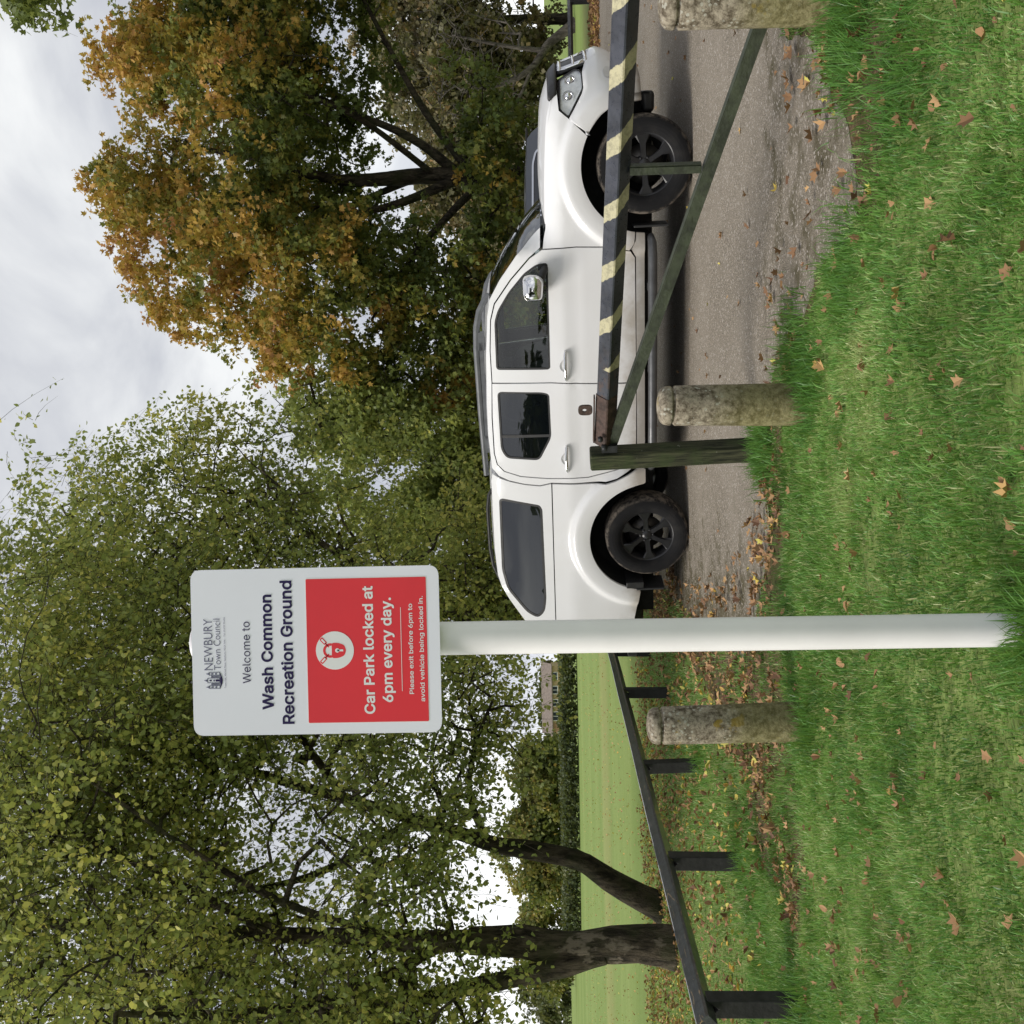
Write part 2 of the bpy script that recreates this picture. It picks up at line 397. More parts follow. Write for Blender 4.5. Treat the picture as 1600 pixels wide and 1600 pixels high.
# longer tufts round posts, bollards and along the tarmac
tufts = [(.36, 5.88, .20, 900, .15), (.30, 6.0, .16, 500, .12), (.55, 4.86, .22, 900, .13), (.75, 5.1, .25, 900, .12), (-1.12, 5.28, .22, 700, .11), (2.0, 4.02, .26, 1000, .15), (1.75, 3.95, .22, 700, .13), (-2.8, 5.6, .25, 700, .15), (-.345, 2.72, .16, 700, .13), (.95, 4.2, .3, 800, .11), (1.7, 3.2, .5, 900, .12), (-2.45, 7.3, .3, 600, .14), (-2.2, 9.2, .3, 500, .15), (-2.9, 6.2, .5, 700, .12), (1.45, 3.55, .25, 500, .12)]
tp = []; th = []
for x, y, r_, n, h_ in tufts:
    q = RNG.normal(0, r_ * .55, (n, 2)) + (x, y); tp.append(q); th.append(np.clip(h_ * RNG.uniform(.45, 1.1, n), .02, .3))
tp = np.concatenate(tp); th = np.concatenate(th)
A2 = grass_mesh(tp, th, RNG.uniform(.0035, .006, len(tp)), np.clip(.33 + .2 * nz(tp, 6, 3) + RNG.normal(0, .12, len(tp)), 0, .85), .6)
# shorter, sparser turf on the verge and round the trees
p = scatter(150000, 6.6, 15.5)
p = p[~inpoly(p[:, 0], p[:, 1], ROAD)]
p = p[p[:, 0] < 0]
b_ = bare(p); p = p[RNG.random(len(p)) > b_ * .95]
hgt = np.clip((.055 + .035 * nz(p, 1.0, 3.) + .02 * nz(p, 4, 9.)) * RNG.uniform(.6, 1.3, len(p)), .02, .13) * (1 - .6 * nsstep(-.1, -1.5, p[:, 0] - fence_x(p[:, 1])))
tint = np.clip(.50 + .25 * nz(p, .9, 14.) + RNG.normal(0, .15, len(p)) + .15 * nsstep(9, 15, p[:, 1]), 0, .95)
dead = RNG.random(len(p)) < .22; tint[dead] = RNG.uniform(.86, 1, dead.sum())
A3 = grass_mesh(p, hgt, RNG.uniform(.005, .009, len(p)), tint, .55)
def join(parts):
    vs, ls, ts, tn, o = [], [], [], [], 0
    for a, b, c_, d_ in parts: vs.append(a); ls.append(b + o); ts.append(c_); tn.append(d_); o += len(a)
    return np.concatenate(vs), np.concatenate(ls), np.concatenate(ts), np.concatenate(tn)
a, b, c_, d_ = join([A1, A2, A3])
tag(link('grass', arr_mesh('grass', a, b, c_, d_), GRASS), 'green autumn grass of the foreground and verge', 'grass', kind='stuff')

# ---------------------------------------------------------------- leaf scattering for crowns and litter
def star(lobes, depth, n=None):
    o = []
    for k in range(lobes * 2):
        a = math.pi * k / lobes; r_ = .5 if k % 2 == 0 else .5 * depth
        o.append((.5 + r_ * math.cos(a), r_ * math.sin(a), 0))
    return o
T_BIRCH = np.array([(0, 0, 0), (.3, -.34, .05), (.62, -.26, .03), (1, 0, -.1), (.62, .26, .03), (.3, .34, .05)])
T_MAPLE = np.array([(0, 0, 0), (.10, -.42, .05), (.34, -.24, .02), (.62, -.52, -.02), (.62, -.20, .02), (1, 0, -.12), (.62, .20, .02), (.62, .52, -.02), (.34, .24, .02), (.10, .42, .05)])
T_BIG = np.array([(0, 0, 0), (.35, -.45, .12), (1, -.1, -.1), (.55, .45, .1)])
def leaves(cent, size, tint, tmpl, flat=0.0, droop=0.4, curl=None, halves=False):
    n = len(cent)
    a = RNG.normal(0, 1, (n, 3)); a[:, 2] = a[:, 2] * (1 - flat) - droop; a /= np.linalg.norm(a, axis=1, keepdims=True)
    r_ = RNG.normal(0, 1, (n, 3)) * (1 - flat) + np.array([0, 0, .6 + 2.5 * flat])
    nn = r_ - a * (r_ * a).sum(1, keepdims=True); nn /= np.linalg.norm(nn, axis=1, keepdims=True) + 1e-9
    b = np.cross(nn, a); k = len(tmpl); s = size[:, None]
    cu = np.ones(n) if curl is None else curl
    V = cent[:, None, :] + s[:, None] * (tmpl[None, :, 0:1] * a[:, None] + tmpl[None, :, 1:2] * b[:, None] + tmpl[None, :, 2:3] * cu[:, None, None] * nn[:, None])
    if halves: return V.reshape(-1, 3), np.arange(n * k), np.full(n * 2, k // 2), np.repeat(np.clip(tint, 0, 1), 2)
    return V.reshape(-1, 3), np.arange(n * k), np.full(n, k), tint
LITTER = leaf_mat('fallen_leaf', [(0.0, (0.13, 0.065, 0.036)), (0.3, (0.25, 0.135, 0.07)), (0.55, (0.36, 0.205, 0.10)), (0.8, (0.50, 0.31, 0.15)), (0.93, (0.55, 0.36, 0.06)), (1.0, (0.55, 0.50, 0.12))], 0.12, 0.7)
def two_halves(h): return np.array([(x, y, z) for x, y, z in h] + [(x, -y * .95, z * .8) for x, y, z in h[::-1]])
T_LITS = [two_halves([(0, 0, 0), (.5, 0, .04), (1, 0, .12), (.66, .16, .10), (.60, .46, .24), (.36, .26, .10), (.10, .38, .22)]), two_halves([(0, 0, 0), (.5, 0, .02), (1, 0, .16), (.80, .17, .14), (.52, .30, .22), (.25, .28, .20), (.08, .14, .08)])]
sets = []
def litter(pts, lo, hi, tlo, thi, lift):
    n = len(pts); z = ngz(pts[:, 0], pts[:, 1]) + lift * RNG.uniform(.4, 1.2, n) + .006
    c_ = np.column_stack([pts, z])
    return leaves(c_, RNG.uniform(lo, hi, n), np.clip(RNG.normal((tlo + thi) / 2, (thi - tlo) / 2, n), 0, 1), T_LITS[len(sets) % 2], .55, 0, RNG.uniform(.3, 2.6, n), True)
q = scatter(340, 2.2, 6.0); q = q[~inpoly(q[:, 0], q[:, 1], ROAD)]; sets.append(litter(q, .028, .060, .32, .68, .022))
q = scatter(60, 2.2, 5.0); q = np.repeat(q, 3, 0) + RNG.normal(0, .05, (180, 2)); q = q[~inpoly(q[:, 0], q[:, 1], ROAD)]; sets.append(litter(q, .026, .056, .3, .65, .016))
q = scatter(42000, 3.5, 14); nn_ = nz(q, 2.2, 61.) + .5 * nz(q, 6, 71.)
q = q[inpoly(q[:, 0], q[:, 1], dd) & (q[:, 0] < 2.6) & (RNG.random(len(q)) < np.clip(.34 + 1.1 * nn_, .05, .9) * np.where(q[:, 0] > .85, .30, 1.0))]; sets.append(litter(q, .03, .075, .15, .72, .022))
q = np.stack([RNG.uniform(-.4, 16, 9000), RNG.uniform(19.6, 23.4, 9000)], -1); sets.append(litter(q, .06, .12, .25, .8, .02))
q = scatter(420, 4.2, 17); q = q[inpoly(q[:, 0], q[:, 1], ROAD)]; sets.append(litter(q, .025, .06, .3, .9, .004))
q = scatter(10000, 6.5, 16); q = q[(q[:, 0] < fence_x(q[:, 1]) + 1.2)]; sets.append(litter(q, .03, .07, .3, .97, .03))
q = scatter(9000, 14, 50); q = q[(q[:, 0] < fence_x(q[:, 1])) & (RNG.random(len(q)) < np.clip(1.25 - q[:, 1] / 45, .05, 1))]; sets.append(litter(q, .03, .065, .6, 1.0, .02))
q = np.stack([RNG.normal(-4.9, 1.8, 1600), RNG.normal(12.5, 1.6, 1600)], -1); sets.append(litter(q, .03, .07, .2, .9, .02))
a, b, c_, d_ = join(sets)
tag(link('fallen_leaves', arr_mesh('fallen_leaves', a, b, c_, d_), LITTER), 'brown and yellow autumn leaves lying on the turf and tarmac', 'fallen leaves', kind='stuff')

# ================================================================ trees
def grow(limbs, clusters, seg=0.4, rtip=0.011, up=0.08):
    cap = 60000; P = np.zeros((cap, 3)); par = np.full(cap, -1); fix = np.full(cap, np.nan); n = 0; tubes = []
    for pts, ra, rb in limbs:
        pts = [Vector(p) for p in pts]
        sm = []
        for i in range(len(pts) - 1):       # Catmull-Rom
            a, b, c_, d_ = pts[max(i - 1, 0)], pts[i], pts[i + 1], pts[min(i + 2, len(pts) - 1)]
            k = max(2, int((c_ - b).length / 0.22))
            for q in range(k):
                s = q / k; sm.append(0.5 * ((2 * b) + (c_ - a) * s + (2 * a - 5 * b + 4 * c_ - d_) * s * s + (3 * b - a - 3 * c_ + d_) * s ** 3))
        sm.append(pts[-1]); prev = -1
        if n: prev = int(np.argmin(((P[:n] - np.array(sm[0])) ** 2).sum(1)))
        rs = []
        for i, p in enumerate(sm):
            s = i / (len(sm) - 1); r_ = ra + (rb - ra) * s ** 0.8
            P[n] = p; par[n] = prev; fix[n] = r_; prev = n; n += 1; rs.append(r_)
        tubes.append((sm, rs))
    nl = n; cl = np.asarray(clusters)
    d0 = np.array([np.min(((P[:nl] - c_) ** 2).sum(1)) for c_ in cl]); tips = []
    for ci in np.argsort(d0):
        c_ = cl[ci]; d2 = np.sqrt(((P[:n] - c_) ** 2).sum(1)) + np.maximum(P[:n, 2] - c_[2] - .3, 0) * .5
        j = int(np.argmin(d2)); D = float(np.linalg.norm(P[j] - c_)); k = max(1, int(math.ceil(D / seg)))
        prev = j
        for q in range(1, k + 1):
            s = q / k; p = P[j] + (c_ - P[j]) * s
            p = p + np.array([0, 0, up * D * math.sin(math.pi * s)]) + (RNG.normal(0, .05 * min(D, 1), 3) if q < k else 0)
            P[n] = p; par[n] = prev; prev = n; n += 1
        tips.append(prev)
    cnt = np.zeros(n); cnt[tips] = 1
    for i in range(n - 1, 0, -1):
        if par[i] >= 0: cnt[par[i]] += cnt[i]
    rad = rtip * np.maximum(cnt, 1) ** 0.47
    rad = np.where(np.isnan(fix[:n]), rad, fix[:n])
    for i in range(nl, n): rad[i] = min(rad[i], rad[par[i]] * .85)
    e_ = np.arange(nl, n); a = P[par[e_]]; b = P[e_]; ra = np.where(np.isnan(fix[par[e_]]), rad[par[e_]], np.minimum(rad[par[e_]], rad[e_] * 1.3)); rb = rad[e_]
    d = b - a; d /= np.linalg.norm(d, axis=1, keepdims=True) + 1e-9
    rf = np.where(np.abs(d[:, 2:3]) < .9, np.array([[0, 0, 1.]]), np.array([[1., 0, 0]])); x = np.cross(d, rf); x /= np.linalg.norm(x, axis=1, keepdims=True); y = np.cross(d, x)
    m = 5; an = np.arange(m) * 2 * np.pi / m
    ring = x[:, None] * np.cos(an)[None, :, None] + y[:, None] * np.sin(an)[None, :, None]
    V = np.concatenate([a[:, None] + ring * ra[:, None, None], b[:, None] + ring * rb[:, None, None]], 1).reshape(-1, 3)
    k = np.arange(m); fq = np.stack([k, (k + 1) % m, (k + 1) % m + m, k + m], -1).ravel()
    L = (np.arange(len(e_))[:, None] * 2 * m + fq[None]).ravel()
    br = (V, L, np.full(len(e_) * m, 4))
    tw = np.array([i for i in range(nl, n) if cnt[i] <= 2]); 
    return tubes, br, P[np.array(tips)], P[tw]

def limb_mesh(mb, tubes, flare=1.5, rough=.13, n=18):
    for i, (pts, rs) in enumerate(tubes):
        m = len(pts); vs = []; ref = Vector((1, 0, 0))
        for j in range(m):
            tdir = (pts[min(j + 1, m - 1)] - pts[max(j - 1, 0)]).normalized(); ref = (ref - tdir * ref.dot(tdir)).normalized(); b = tdir.cross(ref)
            f_ = 1 + ((flare - 1) * math.exp(-max(pts[j].z - pts[0].z, 0) / .22) if i == 0 else 0)
            for k in range(n):
                a = 2 * math.pi * k / n; q = ref * math.cos(a) + b * math.sin(a)
                nn_ = noise.noise(Vector((q.x * 2.2 + i * 7, q.y * 2.2, pts[j].z * 1.4))) + .5 * noise.noise(Vector((q.x * 5 + i, q.y * 5, pts[j].z * 3.5)))
                vs.append(pts[j] + q * rs[j] * f_ * (1 + rough * nn_ * 1.6))
        fs = [(j * n + k, j * n + (k + 1) % n, j * n + n + (k + 1) % n, j * n + n + k) for j in range(m - 1) for k in range(n)]
        mb.add(vs, fs, True); mb.add(vs[-n:], [tuple(range(n))])

def envelope(ells, n, freq=.45, thr=-.12, shell=2.2, seed=0, zmin=None, maxtry=60):
    vol = np.array([e_[1][0] * e_[1][1] * e_[1][2] for e_ in ells], float); vol /= vol.sum(); o = []
    while len(o) < n:
        i = RNG.choice(len(ells), p=vol); c_, r_ = ells[i]
        d = RNG.normal(0, 1, 3); d /= np.linalg.norm(d); q = RNG.random() ** (1 / (shell + 1)) if shell else 1
        wob = 1 + .22 * noise.noise(Vector(d * 1.9 + seed)) + .12 * noise.noise(Vector(d * 4.5 + seed))
        p = np.array(c_) + d * np.array(r_) * q * wob
        if zmin is not None and p[2] < zmin: continue
        if noise.noise(Vector(p * freq) + Vector((seed, seed * 2, 0))) < thr: continue
        o.append(p)
    return np.array(o)

def tree(name, label, cat, base, limbs, clusters, nleaf, lsize, spread, tintf, tmpl, lmat, bark, group=None, seg=.4, rtip=.011, droop=.4, flat=0.0, twig=.35, flare=1.5, up=.08, nspray=4, sweep=(.25, 0, -.45), fine=.0035):
    b = Vector(base)
    root = thing(name, label, cat, base, 0, group)
    tubes, br, tips, tw = grow(limbs, clusters, seg, rtip, up)
    bn = np.array(base)
    mb = MB(); limb_mesh(mb, [([p - b for p in pts], rs) for pts, rs in tubes], flare); mb.build('trunk', bark, root)
    link('branches', arr_mesh('branches', br[0] - bn, br[1], br[2], smooth=True), bark, root)['kind'] = 'stuff'
    # leaves sit along short drooping sprays that leave every twig end
    m_ = max(1, int(round(nspray))); st = np.repeat(np.concatenate([tips, tw[RNG.random(len(tw)) < twig]]), m_, 0); ns = len(st)
    st = st + np.clip(RNG.normal(0, 1, st.shape), -1.4, 1.4) * spread * .38
    dr = RNG.normal(0, 1, (ns, 3)) * np.array([1, 1, .55]) + np.array(sweep); dr /= np.linalg.norm(dr, axis=1, keepdims=True)
    ln = RNG.uniform(.55, 1.35, ns) * spread * 1.25
    def along(t_, k_): return st[k_] + dr[k_] * (ln[k_] * t_)[:, None] + np.array([0, 0, -1.0]) * (ln[k_] * t_ ** 2 * .35)[:, None]
    kk = RNG.integers(0, ns, nleaf); tt = RNG.random(nleaf) ** .8
    pos = along(tt, kk) + np.clip(RNG.normal(0, 1, (nleaf, 3)), -1.6, 1.6) * lsize * .55; cen = st[kk]; sv = RNG.normal(0, .09, ns)[kk]
    k = pos[:, 2] > ngz(pos[:, 0], pos[:, 1]) + .15; pos = pos[k]; cen = cen[k]; sv = sv[k]
    tn = np.clip(tintf(pos, cen) + sv + RNG.normal(0, .08, len(pos)), 0, 1)
    V, L, T, tn = leaves(pos - bn, RNG.uniform(lsize * .6, lsize * 1.25, len(pos)), tn, tmpl, flat, droop)
    link('crown', arr_mesh('crown', V, L, T, tn), lmat, root)
    if fine:                                 # the bare twigs of the sprays
        r_ = fine; cr = np.array([[0, 0, 0], [.33, 0, 0], [.66, 0, 0], [1, 0, 0]]); ks = np.arange(ns); P4 = np.stack([along(np.full(ns, q), ks) for q in (0, .33, .66, 1.0)], 1)
        sd_ = np.cross(dr, np.array([0, 0, 1.])); sd_ /= np.linalg.norm(sd_, axis=1, keepdims=True) + 1e-9; u2 = np.cross(sd_, dr)
        off_ = np.stack([sd_, -.5 * sd_ + .87 * u2, -.5 * sd_ - .87 * u2], 1)
        tp = np.array([1, .8, .55, .25]) * r_
        VV = (P4[:, :, None, :] + off_[:, None] * tp[None, :, None, None]).reshape(-1, 3) - bn
        fq = np.array([[i * 3 + j, i * 3 + (j + 1) % 3, i * 3 + 3 + (j + 1) % 3, i * 3 + 3 + j] for i in range(3) for j in range(3)]).ravel()
        LL = (np.arange(ns)[:, None] * 12 + fq[None]).ravel(); link('twigs', arr_mesh('twigs', VV, LL, np.full(ns * 9, 4)), bark, root)['kind'] = 'stuff'
    return root

BARK_A = bark_mat('bark_rough', (0.022, 0.018, 0.014), (0.155, 0.125, 0.092), 11, (0.060, 0.070, 0.030), (0.25, 0.21, 0.165))
BARK_B = bark_mat('bark_dark', (0.016, 0.013, 0.010), (0.090, 0.075, 0.052), 11, (0.035, 0.045, 0.016))
GREEN = leaf_mat('green_leaf', [(0.0, (0.139, 0.183, 0.057)), (0.4, (0.297, 0.366, 0.105)), (0.68, (0.544, 0.557, 0.151)), (0.84, (0.800, 0.731, 0.200)), (0.93, (0.800, 0.750, 0.210)), (1.0, (0.800, 0.750, 0.210))], 0.5)
MAPLE = leaf_mat('maple_leaf', [(0.0, (0.075, 0.115, 0.030)), (0.30, (0.155, 0.195, 0.048)), (0.48, (0.29, 0.26, 0.058)), (0.62, (0.44, 0.295, 0.060)), (0.80, (0.56, 0.325, 0.080)), (1.0, (0.45, 0.215, 0.090))], 0.46)
DARKL = leaf_mat('dark_leaf', [(0.0, (0.072, 0.077, 0.041)), (0.5, (0.150, 0.144, 0.074)), (0.8, (0.252, 0.198, 0.102)), (1.0, (0.348, 0.216, 0.096))], 0.35)
HEDGE = leaf_mat('hedge_leaf', [(0.0, (0.032, 0.050, 0.022)), (0.6, (0.080, 0.105, 0.042)), (1.0, (0.16, 0.165, 0.062))], 0.3)
BUSH = leaf_mat('bush_leaf', [(0.0, (0.060, 0.085, 0.028)), (0.5, (0.150, 0.185, 0.052)), (0.8, (0.32, 0.29, 0.085)), (1.0, (0.48, 0.33, 0.08))], 0.35)

def t_green(seed, base=.40, amp=.32, spk=.045):
    def f_(p, c_):
        v = base + amp * np.array([noise.noise(Vector(q * .8) + Vector((seed, 0, 0))) for q in c_])
        y_ = RNG.random(len(p)) < spk; v[y_] = RNG.uniform(.86, 1.0, y_.sum()); return v
    return f_

# --- the rough-barked tree behind the rail, forked low down
tree('deciduous_tree', 'tall green tree with a thick forked trunk just behind the black rail', 'tree', (-5.1, 11.92, -.1),
     [([(-5.10, 11.92, -.12), (-5.05, 11.92, .35), (-5.06, 11.92, .9), (-5.08, 11.93, 1.35), (-5.0, 11.9, 1.7), (-4.96, 11.82, 2.3)], .225, .15),
      ([(-4.96, 11.82, 2.2), (-4.92, 11.75, 2.9), (-4.85, 11.7, 3.8), (-4.75, 11.6, 5.0), (-4.6, 11.5, 6.8), (-4.6, 11.4, 8.8)], .135, .03),
      ([(-5.12, 11.86, .75), (-5.25, 11.82, 1.2), (-5.34, 11.8, 1.66), (-5.42, 11.8, 2.0), (-5.62, 11.8, 2.9), (-5.9, 11.7, 4.2), (-6.3, 11.5, 6.2)], .125, .04),
      ([(-4.92, 11.75, 3.0), (-4.3, 11.3, 4.3), (-3.5, 10.9, 5.3), (-2.7, 10.6, 6.2)], .06, .015),
      ([(-4.8, 11.6, 4.4), (-4.1, 11.6, 5.8), (-3.3, 11.5, 7.2)], .075, .03),
      ([(-4.95, 11.7, 2.6), (-5.2, 11.0, 3.6), (-5.0, 10.2, 4.6), (-4.6, 9.4, 5.4)], .07, .025)],
     np.concatenate([envelope([((-4.7, 11.2, 5.6), (3.2, 2.4, 3.5)), ((-3.9, 10.6, 7.6), (3.4, 2.6, 3.2)), ((-5.9, 11.3, 4.6), (2.3, 2.0, 2.7))], 1080, .55, -.26, 1.6, 3.0, 1.75),
                     envelope([((-4.8, 10.7, 2.9), (2.4, 1.2, 1.1))], 130, .8, -.1, 1.2, 5.0, 1.8)]),
     60000, .072, .46, t_green(1.0, .43, .36, .055), T_BIRCH, GREEN, BARK_A, twig=.4, flare=1.12)
# --- the leaning tree next to it
tree('deciduous_tree', 'slimmer tree with a dark trunk curving over to the right beyond the rail', 'tree', (-5.2, 13.37, -.1),
     [([(-5.2, 13.37, -.12), (-5.05, 13.37, .19), (-4.82, 13.37, .58), (-4.60, 13.36, .88), (-4.51, 13.35, 1.09), (-4.47, 13.35, 1.34), (-4.39, 13.3, 1.68), (-4.34, 13.3, 2.01), (-4.22, 13.3, 2.4), (-3.95, 13.3, 3.2), (-3.5, 13.2, 4.6), (-3.0, 13.1, 6.2), (-2.7, 13.0, 7.8)], .168, .014),
      ([(-4.3, 13.3, 2.15), (-3.6, 13.0, 2.35), (-2.9, 12.8, 2.25), (-2.3, 12.6, 2.0)], .055, .015),
      ([(-4.0, 13.3, 3.1), (-4.6, 13.0, 4.4), (-4.8, 12.8, 5.8)], .07, .025),
      ([(-3.7, 13.25, 4.0), (-2.6, 12.9, 4.6), (-1.6, 12.6, 5.0)], .06, .02)],
     np.concatenate([envelope([((-3.1, 13.0, 5.2), (2.7, 2.0, 2.9)), ((-2.2, 12.6, 7.0), (2.6, 2.0, 2.6))], 820, .55, -.26, 1.6, 9.0, 2.0),
                     envelope([((-2.9, 12.9, 2.25), (1.2, .9, .7)), ((-3.75, 13.4, 1.35), (.35, .3, .5))], 62, .9, -.2, 1.0, 2.0, .75)]),
     43000, .071, .44, t_green(5.0, .44, .36, .06), T_BIRCH, GREEN, BARK_B, twig=.4, flare=1.2)
# --- behind the sign
tree('deciduous_tree', 'green tree whose crown fills the space behind and above the white sign', 'tree', (-1.72, 17.2, -.04),
     [([(-1.72, 17.2, -.06), (-1.68, 17.2, 1.2), (-1.60, 17.2, 2.6), (-1.5, 17.1, 4.4), (-1.3, 17.0, 6.4), (-1.0, 16.9, 9.2)], .23, .05),
      ([(-1.6, 17.2, 2.4), (-2.4, 16.9, 3.6), (-3.1, 16.6, 5.2)], .09, .03), ([(-1.55, 17.1, 3.4), (-.6, 16.8, 4.8), (.3, 16.6, 6.2)], .09, .03),
      ([(-1.45, 17.1, 5.0), (-2.0, 16.6, 6.6), (-2.2, 16.2, 8.2)], .07, .03)],
     np.concatenate([envelope([((-1.5, 16.8, 4.6), (2.9, 2.0, 2.7)), ((-1.4, 16.6, 7.4), (2.5, 2.1, 2.6)), ((.1, 16.5, 6.8), (1.85, 1.5, 2.8))], 820, .5, -.2, 1.6, 14.0, 1.7),
                     envelope([((-.9, 16.4, 2.3), (2.1, 1.0, .8))], 80, .8, -.2, 1.0, 21.0, 1.4)]),
     52000, .083, .48, t_green(11.0, .45, .36, .05), T_BIRCH, GREEN, BARK_A, twig=.4)
# --- nearer light canopy hanging from above, filling the top left of the view
tree('deciduous_tree', 'tall airy tree with a loose crown reaching out high above the sign', 'tree', (-8.3, 14.6, -.1),
     [([(-8.3, 14.6, -.12), (-8.2, 14.6, 1.5), (-7.9, 14.5, 3.4), (-7.2, 14.2, 5.6), (-6.4, 13.8, 8.0), (-5.8, 13.5, 10.5)], .20, .05),
      ([(-7.5, 14.3, 4.6), (-6.0, 13.9, 6.0), (-4.2, 13.6, 7.6), (-2.4, 13.4, 9.0)], .06, .015), ([(-8.0, 14.5, 3.0), (-8.8, 14.0, 4.6), (-9.4, 13.6, 6.2)], .09, .03)],
     envelope([((-5.6, 13.6, 8.6), (4.0, 1.8, 2.6)), ((-1.45, 13.5, 8.7), (2.9, 1.6, 2.0)), ((-7.6, 14.0, 5.2), (2.2, 1.7, 2.8))], 520, .6, -.1, 1.3, 23.0, 1.9),
     25000, .073, .50, t_green(17.0, .45, .36, .06), T_BIRCH, GREEN, BARK_A, twig=.45)
# --- the mid-green tree between the airy ones and the maple
tree('oak_tree', 'mid green oak with a ragged top between the sign and the orange maple', 'tree', (1.5, 23.5, 0),
     [([(1.5, 23.5, -.05), (1.55, 23.5, 1.5), (1.6, 23.5, 3.2), (1.8, 23.4, 5.0), (2.2, 23.3, 6.6)], .24, .05),
      ([(1.57, 23.5, 2.0), (.6, 23.2, 3.4), (-.2, 23.0, 4.6)], .1, .03), ([(1.6, 23.5, 2.6), (2.6, 23.2, 3.8), (3.3, 23.0, 4.6)], .1, .03)],
     envelope([((1.4, 23.3, 4.6), (2.4, 1.9, 2.5)), ((2.4, 23.2, 6.2), (1.2, 1.2, 1.5)), ((2.2, 23.2, 2.7), (2.8, 1.6, 1.2)), ((-.5, 23.2, 3.2), (2.0, 1.6, 1.8))], 620, .6, -.22, 1.7, 31.0, 1.0),
     40000, .115, .42, t_green(26.0, .36, .25, .02), T_MAPLE, GREEN, BARK_B)
# --- the turning maple
def t_maple(p, c_):
    rel = (c_ - np.array([8.6, 23.5, 4.9])) / np.array([5.6, 5.0, 5.6]); rr = np.sqrt((rel ** 2).sum(1))
    v = .08 + .42 * np.clip(rr - .15, 0, 1.1) + .22 * np.clip(rel[:, 2], -.6, 1) - .10 * rel[:, 0] - .10 * np.clip(rel[:, 1], -1, 1)
    n_ = np.array([noise.noise(Vector(q * .75)) + .6 * noise.noise(Vector(q * 2.0)) for q in c_])
    return v + .46 * n_ - .06
def open_fork(c_): return c_[~((((c_[:, 0] - 8.1) / 1.7) ** 2 + ((c_[:, 2] - 4.9) / 1.35) ** 2 < 1) & (RNG.random(len(c_)) < .70))]
tree('maple_tree', 'large maple with an orange and green autumn crown behind the white pickup', 'tree', (7.9, 24.2, 0),
     [([(7.9, 24.2, -.08), (7.92, 24.2, 1.6), (7.95, 24.1, 3.0), (7.95, 24.0, 4.2), (7.85, 23.8, 6.0), (8.3, 23.6, 7.8), (8.7, 23.5, 9.6)], .34, .03),
      ([(7.95, 24.1, 3.2), (8.7, 23.6, 4.3), (9.6, 23.3, 6.4), (10.4, 23.1, 8.2)], .13, .03), ([(7.93, 24.1, 2.9), (9.2, 23.5, 3.9), (10.8, 23.1, 4.8), (12.4, 22.8, 5.6)], .11, .03),
      ([(7.93, 24.1, 3.1), (7.2, 23.6, 4.6), (6.7, 23.3, 6.1), (5.6, 23.0, 7.3)], .14, .03), ([(7.92, 24.1, 2.6), (6.8, 23.5, 3.5), (5.8, 23.2, 4.3), (4.4, 23.0, 5.2)], .12, .03),
      ([(7.9, 24.1, 4.4), (7.3, 24.6, 6.4), (6.8, 24.8, 8.2)], .10, .03), ([(7.95, 24.0, 3.8), (8.8, 22.4, 5.4), (9.3, 21.4, 7.4)], .09, .03), ([(7.9, 24.1, 2.2), (6.4, 23.2, 2.6), (5.0, 22.6, 2.7)], .09, .03)],
     open_fork(np.concatenate([envelope([((8.5, 23.6, 8.1), (4.7, 3.9, 3.4)), ((11.9, 23.4, 7.8), (3.2, 2.8, 2.7)), ((5.6, 23.2, 6.3), (2.7, 2.8, 2.6)), ((8.9, 23.4, 9.9), (2.7, 2.4, 1.9)), ((4.1, 23.0, 4.4), (1.7, 1.9, 2.0))], 1500, .5, -.08, 2.0, 44.0, 2.4),
                     envelope([((7.9, 22.6, 2.4), (2.4, 1.2, 1.0)), ((4.6, 22.8, 2.7), (2.2, 1.5, 1.4))], 170, .7, -.15, 1.5, 51.0, 1.0)])),
     120000, .120, .40, t_maple, T_MAPLE, MAPLE, BARK_B, twig=.35, rtip=.013, nspray=3, sweep=(0, 0, .1), fine=.006)
# --- the tip of a tree at the far right edge
tree('oak_tree', 'dark leafy tree of which only a branch tip pokes into the sky above the maple', 'tree', (8.1, 10.4, .1),
     [([(8.1, 10.4, .05), (8.1, 10.4, 2.5), (8.0, 10.3, 5.0), (7.7, 10.2, 7.6), (7.4, 10.1, 9.0)], .25, .05), ([(8.0, 10.3, 5.0), (6.8, 10.0, 5.9), (5.8, 9.9, 6.45), (5.2, 9.9, 6.5)], .09, .02)],
     np.concatenate([envelope([((8.0, 10.2, 8.4), (1.8, 2.2, 2.0))], 160, .6, -.2, 1.6, 61.0), envelope([((5.45, 9.95, 6.45), (.42, .4, .22))], 24, 1, -.5, 1.2, 62.0)]),
     12000, .09, .24, t_green(36.0, .12, .15, .0), T_MAPLE, GREEN, BARK_B)

